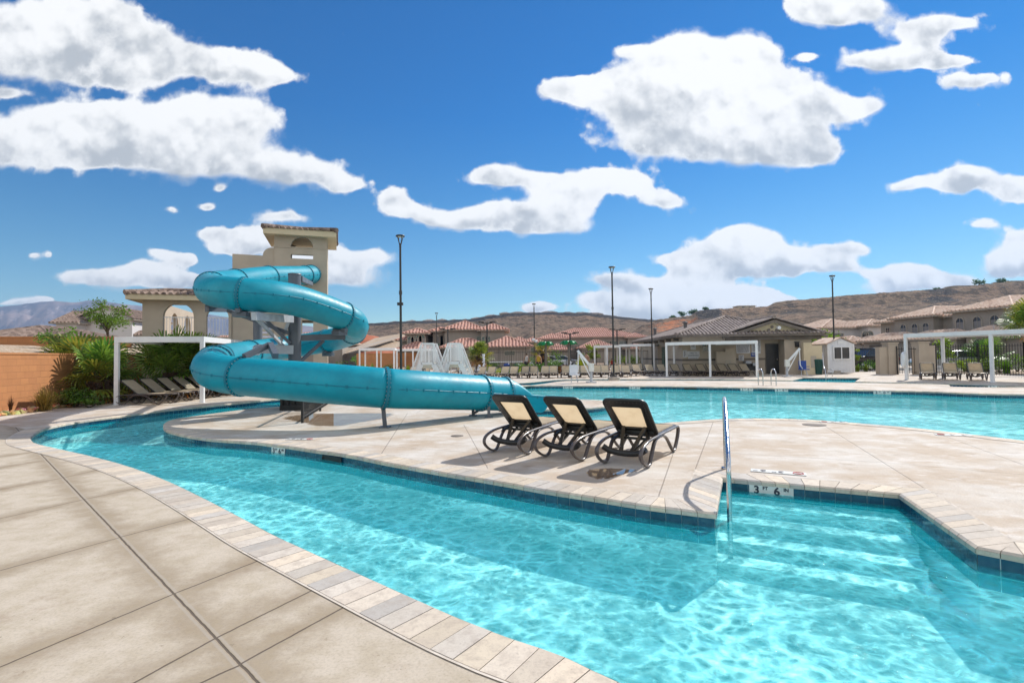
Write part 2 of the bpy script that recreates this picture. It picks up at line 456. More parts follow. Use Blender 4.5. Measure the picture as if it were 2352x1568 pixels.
    c=t.mix(t.math('MULTIPLY',groove,.85),c,(.085,.065,.05))
    # damp patches
    t.set(b.inputs['Base Color'],c)
    t.set(b.inputs['Roughness'],t.ramp(n2,.3,.7,.75,.95)); b.inputs['Specular IOR Level'].default_value=.3
    hh=t.math('ADD',t.math('MULTIPLY',n3,.25),t.math('SUBTRACT',t.math('MULTIPLY',n2,.3),t.math('MULTIPLY',groove,2.0)))
    bp=t.new('ShaderNodeBump',{'Strength':.45,'Distance':.008,'Height':hh}); t.l.new(bp.outputs[0],b.inputs['Normal'])
    return m
MT['deck']=deckmat()

def copingmat():
    m,t,b,out=newmat('coping_paver')
    pos=t.new('ShaderNodeNewGeometry').outputs['Position']
    c=attrcol(t)
    n=t.noise(pos,11,6,.7); n2=t.noise(pos,70,4,.7)
    c=t.mix(t.ramp(n,.42,.68,0,.45),c,(.34,.28,.23))
    c=t.mix(t.ramp(t.noise(pos,3,5,.6),.45,.75,0,.35),c,(.52,.44,.36))
    c=t.mix(t.ramp(n2,.5,.75,0,.35),c,(.20,.165,.13))
    t.set(b.inputs['Base Color'],c); b.inputs['Roughness'].default_value=.82; b.inputs['Specular IOR Level'].default_value=.35
    bp=t.new('ShaderNodeBump',{'Strength':.4,'Distance':.006,'Height':t.math('ADD',n,t.math('MULTIPLY',n2,.5))}); t.l.new(bp.outputs[0],b.inputs['Normal'])
    return m
MT['coping']=copingmat()
MT['mortar']=pm('mortar',(.17,.14,.11),(.12,.1,.08),9,.95)
MT['sealant']=pm('joint_sealant',(.60,.53,.45),(.46,.40,.33),7,.8,.3)

def tilemat():
    m,t,b,out=newmat('blue_waterline_tile')
    c=attrcol(t); pos=t.new('ShaderNodeNewGeometry').outputs['Position']
    c=t.mix(t.ramp(t.noise(pos,14,5,.6),.4,.7,0,.35),c,(.03,.10,.15))
    t.set(b.inputs['Base Color'],c); b.inputs['Roughness'].default_value=.14; b.inputs['Coat Weight'].default_value=.3
    return m
MT['tile']=tilemat()

def watermat(name,amp,scale,tint,caus,cscale,rippleamp,refl,veil,body):
    m,t,b,out=newmat(name); t.n.remove(b)
    pos=t.new('ShaderNodeNewGeometry').outputs['Position']
    # travelling ripples (bump)
    p2=t.vm('MULTIPLY',pos,(1,1,0))
    n1=t.noise(p2,scale,4,.55,1.2); n2=t.noise(p2,scale*3.1,3,.5,.8); n3=t.noise(p2,scale*.3,2,.5)
    hh=t.math('ADD',t.math('ADD',n1,t.math('MULTIPLY',n2,rippleamp)),t.math('MULTIPLY',n3,1.5))
    bp=t.new('ShaderNodeBump',{'Strength':1.0,'Distance':amp,'Height':hh})
    # sunlight caustics, painted into the transparency colour as a bright cell web
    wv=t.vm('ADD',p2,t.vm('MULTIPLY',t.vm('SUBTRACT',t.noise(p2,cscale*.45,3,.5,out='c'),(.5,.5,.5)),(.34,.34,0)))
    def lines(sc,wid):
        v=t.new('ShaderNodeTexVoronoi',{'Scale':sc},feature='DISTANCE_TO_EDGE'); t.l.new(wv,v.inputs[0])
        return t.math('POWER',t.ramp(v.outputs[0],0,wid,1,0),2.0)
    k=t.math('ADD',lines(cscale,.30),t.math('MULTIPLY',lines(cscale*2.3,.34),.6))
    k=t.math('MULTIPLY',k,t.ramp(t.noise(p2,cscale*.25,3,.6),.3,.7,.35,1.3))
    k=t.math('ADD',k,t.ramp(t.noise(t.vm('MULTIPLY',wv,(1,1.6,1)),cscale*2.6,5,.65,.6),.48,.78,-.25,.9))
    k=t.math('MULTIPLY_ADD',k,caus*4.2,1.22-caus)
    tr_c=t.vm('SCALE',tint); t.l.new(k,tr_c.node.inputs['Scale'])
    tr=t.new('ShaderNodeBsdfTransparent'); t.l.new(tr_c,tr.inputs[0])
    rf=t.new('ShaderNodeBsdfRefraction',{'Roughness':.0,'IOR':1.2}); rf.inputs[0].default_value=(*[x*.97 for x in tint],1); t.l.new(bp.outputs[0],rf.inputs['Normal'])
    mt=t.new('ShaderNodeMixShader',{0:.10}); t.l.new(tr.outputs[0],mt.inputs[1]); t.l.new(rf.outputs[0],mt.inputs[2])
    gl=t.new('ShaderNodeBsdfGlossy',{'Roughness':.02}); t.l.new(bp.outputs[0],gl.inputs['Normal'])
    fr=t.new('ShaderNodeFresnel',{'IOR':1.33}); t.l.new(bp.outputs[0],fr.inputs['Normal'])
    mx=t.new('ShaderNodeMixShader'); t.l.new(t.math('MULTIPLY',fr.outputs[0],refl),mx.inputs[0])
    # light scattered back by the body of water
    df=t.new('ShaderNodeBsdfDiffuse'); df.inputs[0].default_value=(*body,1); t.l.new(bp.outputs[0],df.inputs['Normal'])
    m2=t.new('ShaderNodeMixShader',{0:veil}); t.l.new(mt.outputs[0],m2.inputs[1]); t.l.new(df.outputs[0],m2.inputs[2]); t.l.new(m2.outputs[0],mx.inputs[1]); t.l.new(gl.outputs[0],mx.inputs[2])
    t.l.new(mx.outputs[0],out.inputs[0])
    return m
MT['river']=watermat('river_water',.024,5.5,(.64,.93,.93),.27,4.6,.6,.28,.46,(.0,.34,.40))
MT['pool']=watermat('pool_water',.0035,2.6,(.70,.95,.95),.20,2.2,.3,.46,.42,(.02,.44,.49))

def puddle():
    m,t,b,out=newmat('puddle_water'); t.n.remove(b)
    tr=t.new('ShaderNodeBsdfTransparent'); fd=t.new('ShaderNodeAttribute',attribute_name='fade').outputs['Fac']
    nn=t.noise(t.new('ShaderNodeNewGeometry').outputs['Position'],7,5,.6)
    fd=t.ramp(t.math('ADD',fd,t.math('MULTIPLY',t.math('SUBTRACT',nn,.5),.7)),.12,.5)
    t.l.new(t.mix(fd,(1,1,1),(.76,.68,.60)),tr.inputs[0])
    gl=t.new('ShaderNodeBsdfGlossy',{'Roughness':.03})
    fr=t.new('ShaderNodeFresnel',{'IOR':1.2})
    mx=t.new('ShaderNodeMixShader'); t.l.new(t.math('MULTIPLY',fr.outputs[0],t.math('MULTIPLY',fd,.45)),mx.inputs[0]); t.l.new(tr.outputs[0],mx.inputs[1]); t.l.new(gl.outputs[0],mx.inputs[2]); t.l.new(mx.outputs[0],out.inputs[0])
    return m
MT['puddle']=puddle()

MT['blind']=pm('window_blind',(.26,.24,.23),(.22,.20,.19),3,.7)
# ================================================================== ground, deck, pools
WZ=-0.135        # water level
FZ=-.62          # pool floor
def gp(l): return [G(x,y) for x,y in l]
def smooth(l,step): return resample(catmull([Vector((p.x,p.y,0)) for p in gp(l)],8),step)
# ---- near / outer bank of the lazy river, from off-frame right round the left bend to the far channel
near_px=[(1426,1568),(1287,1504),(1177,1467),(1067,1425),(957,1377.4),(847,1328),(737,1278.4),(627,1227.8),(552,1188),(467,1143.8),(382,1103.4),(297,1071.6),(212,1048.2),(127.5,1029),(85,1019),(70,1011),(72,1001),(98,985.3),(140,974.6),(204,964),(272,955.6),(382,941),(510,928.6),(659,914.3)]
A0=G(1426,1568)
lead=[Vector((9.5,-2.2,0)),Vector((5.2,-.55,0)),Vector((2.6,.85,0)),Vector((1.45,1.62,0))]
near_w=[Vector((p.x,p.y,0)) for p in gp(near_px)]
far_left=[Vector((-6.2,21.6,0)),Vector((-3.4,25.6,0)),Vector((0.5,29.0,0))]
farch=[Vector((p.x,p.y,0)) for p in gp([(1300,871),(1480,870.3),(1650,870.2)])]
outer=resample(catmull(lead+near_w+far_left+farch,8),.15)
spa=[Vector((p.x,p.y,0)) for p in gp([(1817.8,873.2),(1844.8,866.6),(1976.8,867.6),(1964,876.2)])]
spr=[Vector((p.x,p.y,0)) for p in gp([(2161,880),(2352,886.5)])]+[Vector((44,21.5,0))]
def straight(pts,step=.3):
    o=[]
    for a,b in zip(pts,pts[1:]): o+=resample([a,b],step)[:-1]
    return o+[pts[-1]]
outer=outer+straight([outer[-1]]+spa+spr)[1:]
# ---- inner bank: far side of the channel (deck strip), behind the slide, island bend, island front, step recess, off right
chn_near=[Vector((44,19.2,0))]+[Vector((p.x,p.y,0)) for p in gp([(2352,889.2),(2161,882.5),(1964,878.6),(1764,874.8),(1600,873.8),(1411,873.6),(1300,874.6)])]
inn_left=[Vector((1.0,26.6,0)),Vector((-2.3,23.4,0)),Vector((-4.8,19.6,0))]
isl_px=[(658,932.3),(579.5,938.5),(523.5,945),(486,950),(429,957.9),(414,959.8),(395.5,963.8),(382,969),(376.8,975.8),(379.5,984),(392.8,990.5),(432.8,1000),(486,1007.5),(539.5,1011.3),(592.8,1015.2),(627.5,1019.8),(672.8,1025),(726,1033),(779.5,1040),(832.9,1049.4),(884,1060),(957,1073),(1030.6,1086),(1104,1097.6),(1177,1109.9),(1250.6,1123),(1360.6,1139.5),(1470.6,1156.7),(1560,1168),(1641.6,1177.6)]
innc=resample(catmull(chn_near+inn_left+[Vector((p.x,p.y,0)) for p in gp(isl_px)],8),.15)
corners=[Vector((p.x,p.y,0)) for p in gp([(1641.6,1177.6),(1656.8,1096),(2067.6,1133),(2245.6,1255.6),(2352,1275.6)])]+[Vector((7.4,2.3,0))]
inner=innc+straight(corners,.15)[1:]
river=outer+inner                       # closed loop (right ends join off frame: two caps)
# split: the loop closes between outer end (far right) and inner start (far right), inner end and outer start (near right)
# ---- main pool
pool_near=[(2700,1052),(2500,1029),(2352,1011.6),(2249.6,999.6),(2169.6,990.4),(2089.6,981.6),(1969.6,971.6),(1889.6,965.6),(1809.6,961.6),(1729.6,960.8),(1649.6,962.4),(1569.6,967.6),(1489.6,973.6),(1430,976.5),(1350,971),(1290,963.5),(1240,959),(1205,953.5),(1196,945),(1225,940),(1290,939.5),(1345,937),(1385,933),(1410,927),(1400,921),(1370,918.5),(1310,917),(1235,919),(1170,921),(1120,916)]
pl1=[Vector((p.x,p.y,0)) for p in gp(pool_near)]
pool_far=[Vector((-1.6,21.0,0)),Vector((-.9,23.6,0)),Vector((0.0,25.2,0))]+[Vector((p.x,p.y,0)) for p in gp([(1193.6,885.5),(1343.5,885.5),(1498.5,886.3),(1653.5,888.6),(1808.5,891.6),(1963.5,895),(2118.5,898.4),(2352,905)])]+[Vector((24.5,17.0,0)),Vector((30,15.6,0))]
pool=resample(catmull(pl1+pool_far,8),.2)
pool=pool+straight([pool[-1],Vector((31.5,12,0)),Vector((29,6,0)),pool[0]],.3)[1:-1]
def area(l): return .5*sum(a.x*b.y-b.x*a.y for a,b in zip(l,l[1:]+l[:1]))
def offset_loop(l,d):
    """positive d: away from the water"""
    s=1 if area(l)>0 else -1; n=len(l); o=[]
    for i in range(n):
        a,b,c=l[i-1],l[i],l[(i+1)%n]
        d1=(b-a).normalized() if (b-a).length>1e-6 else (c-b).normalized(); d2=(c-b).normalized() if (c-b).length>1e-6 else d1
        n1=Vector((d1.y,-d1.x,0))*s; n2=Vector((d2.y,-d2.x,0))*s
        m=(n1+n2); 
        if m.length<.2: m=n1
        m.normalize(); k=1/max(m.dot(n1),.45)
        o.append(b+m*d*k)
    return o
CW=.317
RB=[(.64,.54,.42),(.58,.50,.40),(.55,.475,.39),(.62,.54,.44),(.50,.45,.385),(.49,.455,.41),(.56,.50,.425),(.61,.52,.40)]
def coping(name,loop,skip,cw=CW,cor=()):
    off=offset_loop(loop,cw); lip=offset_loop(loop,-.018)
    for i0,i1 in zip(cor,cor[1:]):       # straight runs between mitred corners: pavers share the run evenly
        for i in range(i0+1,i1): off[i]=off[i0].lerp(off[i1],(i-i0)/(i1-i0))
    mb=MB(); mt=MB(); tl=MB(); wl=MB()
    n=len(loop); tw=.15; acc=0
    for i in range(n):
        j=(i+1)%n
        a,b,oa,ob,la,lb=loop[i],loop[j],off[i],off[j],lip[i],lip[j]
        L=(b-a).length
        if skip(a,b): continue
        # brick
        e=.0028/max(L,.05)
        p=[la.lerp(lb,e),la.lerp(lb,1-e),oa.lerp(ob,1-e),oa.lerp(ob,e)]
        c=R.choice(RB); q=.85+.3*R.random(); mb.col=tuple(x*q for x in c)
        zt=.004+R.uniform(-.0012,.0012)
        r1=[p[0].lerp(p[3],.07),p[1].lerp(p[2],.07)]
        vs=[]
        for (pt,z) in ((p[0],-.05),(p[1],-.05),(p[1],zt-.018),(p[0],zt-.018),(r1[1],zt),(r1[0],zt),(p[2],zt),(p[3],zt),(p[2],-.03),(p[3],-.03)): vs.append((pt.x,pt.y,z))
        mb.add(vs,[(0,1,2,3),(3,2,4,5),(5,4,6,7),(7,6,8,9),(0,3,5,7,9),(1,8,6,4,2)])
        mt.add([(la.x,la.y,-.012),(lb.x,lb.y,-.012),(ob.x,ob.y,-.006),(oa.x,oa.y,-.006)],[(0,1,2,3)])
        wl.add([(a.x,a.y,-.05),(b.x,b.y,-.05),(b.x,b.y,FZ),(a.x,a.y,FZ),(la.x,la.y,-.05),(lb.x,lb.y,-.05)],[(0,1,2,3),(0,1,5,4)])
        k=max(1,round(L/tw))
        for q in range(k):
            s0=a.lerp(b,q/k+.012); s1=a.lerp(b,(q+1)/k-.012)
            nn=(la-a).normalized()*.006; s0=s0+nn; s1=s1+nn
            v=R.uniform(.8,1.2)
            for (z0,z1) in ((-.055,-.188),(-.194,-.30)):
                tl.col=(.008*v,.052*v,.105*v)
                tl.add([(s0.x,s0.y,z0),(s1.x,s1.y,z0),(s1.x,s1.y,z1),(s0.x,s0.y,z1)],[(0,1,2,3)])
    struct(mt.build(name+'_mortar_bed',MT['mortar'])); struct(mb.build(name+'_edge_paving',MT['coping']))
    struct(tl.build(name+'_waterline_tile',MT['tile'],recalc=False)); struct(wl.build(name+'_wall',MT['plaster'],recalc=False))
    # sealant bead between coping and slab
    sb=MB(); o2=[o+(o-l).normalized()*.022 for o,l in zip(off,loop)]
    for i in range(n):
        j=(i+1)%n
        if skip(loop[i],loop[j]): continue
        sb.add([(off[i].x,off[i].y,.001),(off[j].x,off[j].y,.001),(o2[j].x,o2[j].y,.005),(o2[i].x,o2[i].y,.005)],[(0,1,2,3)])
    struct(sb.build(name+'_joint_sealant',MT['sealant'],recalc=False))
    return off
skipr=lambda a,b: (b-a).length>1.0
cidx=[min(range(len(river)),key=lambda i:(river[i]-c_).length) for c_ in corners]
cidx=[cidx[0]-4]+cidx
roff=coping('lazy_river',river,skipr,cor=cidx)
poff=coping('main_pool',pool,lambda a,b:False)
g=MB(); g.poly([(-60,-8),(80,-8),(80,60),(-60,60)],[[(p.x,p.y) for p in roff],[(p.x,p.y) for p in poff]],z=0.0)
struct(g.build('pool_deck',MT['deck'],recalc=False))
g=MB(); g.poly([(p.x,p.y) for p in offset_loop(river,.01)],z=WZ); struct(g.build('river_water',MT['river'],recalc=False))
g=MB(); g.poly([(p.x,p.y) for p in offset_loop(river,.05)],z=FZ); struct(g.build('river_floor',MT['plaster'],recalc=False))
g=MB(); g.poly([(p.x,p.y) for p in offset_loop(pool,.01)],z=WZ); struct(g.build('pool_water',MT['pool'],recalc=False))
g=MB(); g.poly([(p.x,p.y) for p in offset_loop(pool,.05)],z=FZ); struct(g.build('pool_floor',MT['plaster'],recalc=False))
# ---- steps in the recess
a,b=corners[1],corners[2]; u=(b-a).normalized(); nn=Vector((u.y,-u.x,0)); W=(b-a).length
st=MB()
for k in range(4):
    zt=-.21-.10*k; d0,d1=.005+.34*k,.005+.34*(k+1)
    w1=W+.02
    p=[a+u*.012+nn*d0,a+u*(w1)+nn*d0,a+u*(w1)+nn*d1,a+u*.012+nn*d1]
    st.prism([(q.x,q.y) for q in p],FZ-.05,zt)
struct(st.build('pool_steps',MT['plaster']))
# ---- outer ground sheet reaching the horizon, gravel
def groundmat():
    m,t,b,out=newmat('desert_ground')
    pos=t.new('ShaderNodeNewGeometry').outputs['Position']
    n=t.noise(pos,.06,6,.6); n2=t.noise(pos,1.5,6,.7)
    c=t.mix(t.ramp(n,.4,.65),(.30,.20,.125),(.22,.15,.095)); c=t.mix(t.ramp(n2,.45,.7,0,.5),c,(.14,.11,.07))
    t.set(b.inputs['Base Color'],c); b.inputs['Roughness'].default_value=.95
    return m
MT['ground']=groundmat()
g=MB(); g.add([(-9000,-300,-.06),(9000,-300,-.06),(9000,14000,-.06),(-9000,14000,-.06)],[(0,1,2,3)])
# the ground sheet has a hole where the pools are dug
g=MB(); g.poly([(-9000,-300),(9000,-300),(9000,14000),(-9000,14000)],[[(-58,-6),(78,-6),(78,58),(-58,58)]],z=-.06)
struct(g.build('ground',MT['ground'],recalc=False))
def gravelmat():
    m,t,b,out=newmat('gravel')
    pos=t.new('ShaderNodeNewGeometry').outputs['Position']
    v=t.new('ShaderNodeTexVoronoi',{'Scale':14.0}); t.l.new(pos,v.inputs[0])
    s=t.new('ShaderNodeSeparateColor'); t.l.new(v.outputs['Color'],s.inputs[0])
    c=t.mix(s.outputs[0],(.46,.33,.21),(.28,.19,.12)); c=t.mix(t.ramp(s.outputs[1],.7,.8),c,(.58,.50,.40))
    t.set(b.inputs['Base Color'],c); b.inputs['Roughness'].default_value=.95
    bp=t.new('ShaderNodeBump',{'Strength':.9,'Distance':.03,'Height':t.math('MULTIPLY',v.outputs[0],-1.0)}); t.l.new(bp.outputs[0],b.inputs['Normal'])
    return m
MT['gravel']=gravelmat()
# planting bed on the left, edge follows the deck
bed=[G(-400,985),G(-60,962),G(0,956),G(60,948),G(120,939),G(200,931),G(262,922)]
bedp=[(p.x,p.y) for p in bed]+[(-14.2,24),(-14.6,30),(-30,30),(-30,8)]
g=MB(); g.poly(bedp,z=.02); struct(g.build('planting_bed',MT['gravel'],recalc=False))
rk=MB()
for i in range(300):
    k=R.random()*5.999; i0=int(k); p=bed[i0].lerp(bed[i0+1],k-i0)+Vector((-R.random()**1.6*1.6,R.random()*.6,0))
    s=R.uniform(.05,.16); rk.col=tuple(R.uniform(.7,1.5)*x for x in R.choice([(1,1,1),(1.2,.9,.7),(1.5,1.45,1.4)]))
    M=Matrix.Rotation(R.random()*6,3,'Z')@Matrix.Rotation(R.random(),3,'X')
    vs=[M@Vector((x*s*R.uniform(.7,1.2),y*s*R.uniform(.6,1),z*s*.6))+p+Vector((0,0,s*.3)) for x,y,z in ((1,0,0),(.3,.9,.2),(-.8,.5,0),(-.8,-.5,.1),(.3,-.9,0),(0,0,1),(.2,.1,-1))]
    rk.add(vs,[(0,1,5),(1,2,5),(2,3,5),(3,4,5),(4,0,5),(1,0,6),(2,1,6),(3,2,6),(4,3,6),(0,4,6)])
o=rk.build('loose_gravel',MT['rock']); o['kind']='stuff'
# planting bed and car park beyond the far deck
def strip(name,mat,pts,z):
    g=MB(); g.poly(pts,z=z); return struct(g.build(name,mat,recalc=False))
strip('far_planting_bed',MT['gravel'],[(-6,38.5),(10.5,38.5),(10.5,59),(-6,59)],.012)
MT['asphalt']=pm('asphalt',(.055,.053,.052),(.042,.041,.04),2,.95,.3,bscale=80)
strip('car_park',MT['asphalt'],[(-8,59),(60,59),(60,66),(-8,66)],.004)
strip('street',MT['asphalt'],[(24.5,39.5),(70,39.5),(70,47),(24.5,47)],.004)
strip('tennis_court',MT['court'],[(-5,48),(9,48),(9,57),(-5,57)],.02)
strip('right_planting_bed',MT['gravel'],[(29.5,30.5),(70,30.5),(70,38),(29.5,38)],.012)
# ---- puddles
def pud(name,cx,cy,pts,label):
    ps=catmull([Vector((p.x,p.y,0)) for p in gp(pts+pts[:1])],6)[:-1]
    ps=[p+Vector((R.uniform(-.02,.02),R.uniform(-.02,.02),0)) for p in ps]
    c_=sum(ps,Vector((0,0,0)))/len(ps); n=len(ps)
    g=MB(); g.add([(p.x,p.y,.004) for p in ps]+[(p.lerp(c_,.3).x,p.lerp(c_,.3).y,.004) for p in ps]+[(c_.x,c_.y,.004)],[(i,(i+1)%n,n+(i+1)%n,n+i) for i in range(n)]+[(n+i,n+(i+1)%n,2*n) for i in range(n)]); o=g.build(name,MT['puddle'],recalc=False)
    at=o.data.attributes.new('fade','FLOAT','POINT'); at.data.foreach_set('value',[0.0]*n+[1.0]*(n+1)); struct(o); return o
pud('puddle',0,0,[(640,962),(650,956),(700,950),(760,948.5),(860,947.5),(910,949),(905,955),(880,963),(820,973),(780,980),(720,979),(690,972)],'')
pud('puddle',0,0,[(1345,1086),(1352,1078),(1390,1075),(1440,1076),(1470,1080),(1440,1088),(1410,1097),(1375,1102),(1352,1096)],'')
# ================================================================== water slide
rt=.405
cp=[(718,629,25.3),(714,630,24.7),(700,632,24.0),(656,634,22.3),(617,636,20.9),(578,641,19.4),(541,647,18.1),(508,652,16.6),(486,659,15.2),(490,667,14.1),(515,671,13.5),(559,676,13.3),(615,680,13.6),(673,688.5,14.2),(733,706,14.9),(788,727,15.6),(813,744,16.2),(811,760,17.8),(787,773,19.4),(750,783,19.9),(691,793,20.0),(625,803,19.0),(572,812,17.2),(525,821,15.6),(492,832,13.9),(486,845,12.5),(506,856,12.0),(556,864,11.7),(640,871,11.4),(760,881,11.1),(884,891,11.2),(1000,897,12.0),(1104,902,13.0),(1157,905,13.5),(1206,908.5,13.9),(1243,911,14.15)]
ringi=[1,2,4,6,8,11,15,17,19,22,24,27,30,32,33]
K=10
path=catmull([V(*c) for c in cp],K)
base=G(677,940)
slide=thing('water_slide','winding teal tube water slide with open run-out by the three loungers','water slide',(base.x,base.y,0))
# frames with a level side axis
def frame(i):
    t=(path[min(i+1,len(path)-1)]-path[max(i-1,0)]).normalized()
    a=t.cross(Vector((0,0,1))).normalized(); b=a.cross(t); return t,a,b
NA=28
bounds=[0]+[i*K for i in ringi]+[len(path)-1]
for s,e in zip(bounds,bounds[1:]):
    if s==e: continue
    m=MB(); last=(e>33*K); prevn=None
    for i in range(s,e+1):
        t,a,b=frame(i); p=path[i]
        amax=PI
        if i>33*K:
            f=min((i-33*K)/(1.0*K),1); h=rt*(1-f)
            amax=PI-math.acos(min(h/rt,1)) if f<1 else PI/2
            if f>=1: amax=PI/2+.12
        row=[]
        for k in range(NA+1):
            an=-amax+2*amax*k/NA
            row.append(p+a*math.sin(an)*rt-b*math.cos(an)*rt)
        off=len(m.v); m.v+=[tuple(v) for v in row]
        if i>s:
            for k in range(NA):
                m.f.append([off-NA-1+k,off-NA+k,off+k+1,off+k]); m.c.append(None); m.sm.append(True)
    # rounded lip of the open end
    m.build('run_out' if last else 'tube_section',MT['slide'],slide,world=True,recalc=False,solid=.025)
    # seam flange on both sides
    for sg in(-1,1):
        sm=MB(); pts=[]
        for i in range(s,e+1,2):
            t,a,b=frame(i); pts.append(path[i]+a*sg*(rt+.012))
        if len(pts)>1: sm.tube(pts,.020,6)
        L=resample(pts,.42) if len(pts)>1 else []
        for q in L[1:-1]: sm.box(q,(.05,.05,.06))
        if len(pts)>1: sm.build('seam_flange',MT['flange'],slide,world=True)
for i in ringi:
    t,a,b=frame(i*K); p=path[i*K]; m=MB(); n=40
    op=1.0
    rows=[(rt-.01,-.03),(rt+.056,-.03),(rt+.056,.03),(rt-.01,.03)]
    vs=[];fs=[]
    for k in range(n):
        an=2*PI*k/n; d=a*math.sin(an)-b*math.cos(an)
        for r_,o_ in rows: vs.append(p+d*r_+t*o_)
    for k in range(n):
        q=(k+1)%n
        for j in range(4): fs.append((k*4+j,k*4+(j+1)%4,q*4+(j+1)%4,q*4+j))
    m.add(vs,fs)
    m.mat=1
    for k in range(30):
        an=2*PI*k/30; d=a*math.sin(an)-b*math.cos(an)
        for sg in(-1,1): m.box(p+d*(rt+.030)+t*sg*.034,(.016,.016,.016))
    m.build('flange_ring',[MT['flange'],MT['palesteel']],slide,world=True)
# columns, arms, braces
cb=base
ct=V(677,630,cb.y).z
m=MB(); m.cyl((cb.x,cb.y,0),.18,ct,24); m.lathe([(.0,ct+.02),(.19,ct+.015),(.19,ct-.02)],(cb.x,cb.y,0)); m.build('support_column',MT['greysteel'],slide,world=True)
c2=GX(592,22.0); z2=V(592,668,22).z
m=MB(); m.cyl((c2.x,c2.y,0),.18,z2,24); m.build('support_column',MT['greysteel'],slide,world=True)
m=MB()
for (x,y,w,h) in ((0,0,.62,.16),(0,0,.5,.42)): m.box((cb.x,cb.y,h/2),(w,w,h))
for dx in(-.27,-.09,.09,.27):
    for dy in(-.27,.27): m.cyl((cb.x+dx,cb.y+dy,.16),.045,.34,8)
m.build('column_base_plate',MT['dark'],slide,world=True)
def beam(p,q,w,h,mat,name='support_arm'):
    m=MB(); m.bar(V(*p),V(*q),w,h); return m.build(name,MT[mat],slide,world=True)
colm=lambda px,py:(px,py,cb.y)
beam((475,708,15.2),(608,711,17.5),.14,.20,'greysteel')
beam((583,726,13.0),(670,733,15.2),.13,.20,'palesteel')  # paler steel puts this arm's sunlit look into its colour
beam((523,713,15.4),(664,765,15.2),.09,.10,'greysteel','brace')
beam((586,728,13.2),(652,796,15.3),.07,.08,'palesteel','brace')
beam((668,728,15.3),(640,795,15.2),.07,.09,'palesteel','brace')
beam((609,733,15.0),(667,789,15.2),.08,.09,'greysteel','brace')
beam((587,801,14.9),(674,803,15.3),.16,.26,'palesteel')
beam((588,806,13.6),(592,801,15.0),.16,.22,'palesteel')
beam((684,776,15.5),(793,773,16.0),.13,.18,'greysteel')
beam((743,782,16.3),(690,830,15.5),.07,.09,'greysteel','brace')
beam((690,640,15.5),(716,652,24.0),.12,.16,'greysteel')
# saddle brackets under flanges
for i in (8,11,15,19,24):
    t,a,b=frame(i*K); p=path[i*K]-b*(rt+.12)
    m=MB(); m.box(p,(.34,.30,.12),math.atan2(t.y,t.x)); m.box(p+b*.09,(.5,.12,.10),math.atan2(a.y,a.x)); m.build('saddle_bracket',MT['greysteel'],slide,world=True)
# lower loop bracket over the pipe
m=MB(); p=V(592,812,11.6)
m.bar(p+Vector((-.3,0,-.06)),p+Vector((0,.6,.22)),.12,.12); m.bar(p+Vector((.4,0,-.06)),p+Vector((0,.6,.22)),.12,.12); m.build('saddle_bracket',MT['greysteel'],slide,world=True)
# legs below the straight run
def leg(i,px,py):
    t,a,b=frame(i*K); p=path[i*K]
    m=MB(); top=p-b*(rt-.02)-a*.0; f=G(px,py)
    f=Vector((p.x-a.x*0,p.y,0)); 
    m.bar(f+a*.0,top,.075,.075); m.box((f.x,f.y,.012),(.22,.22,.02)); m.build('leg',MT['greysteel'],slide,world=True)
for i in (30,): leg(i,884,981)
t,a,b=frame(32*K); p=path[32*K]
for sg in(-1,1):
    m=MB(); f=Vector((p.x,p.y,0))+a*sg*.30; m.bar(f,Vector((f.x,f.y,p.z-.30)),.07,.07); m.box((f.x,f.y,.012),(.2,.2,.02)); m.build('leg',MT['greysteel'],slide,world=True)
m=MB(); m.bar(Vector((p.x,p.y,.3))-a*.3,Vector((p.x,p.y,.3))+a*.3,.06,.06); m.bar(Vector((p.x,p.y,.05))-a*.3,Vector((p.x,p.y,.32))+a*.28,.05,.05); m.build('leg_crossbar',MT['greysteel'],slide,world=True)
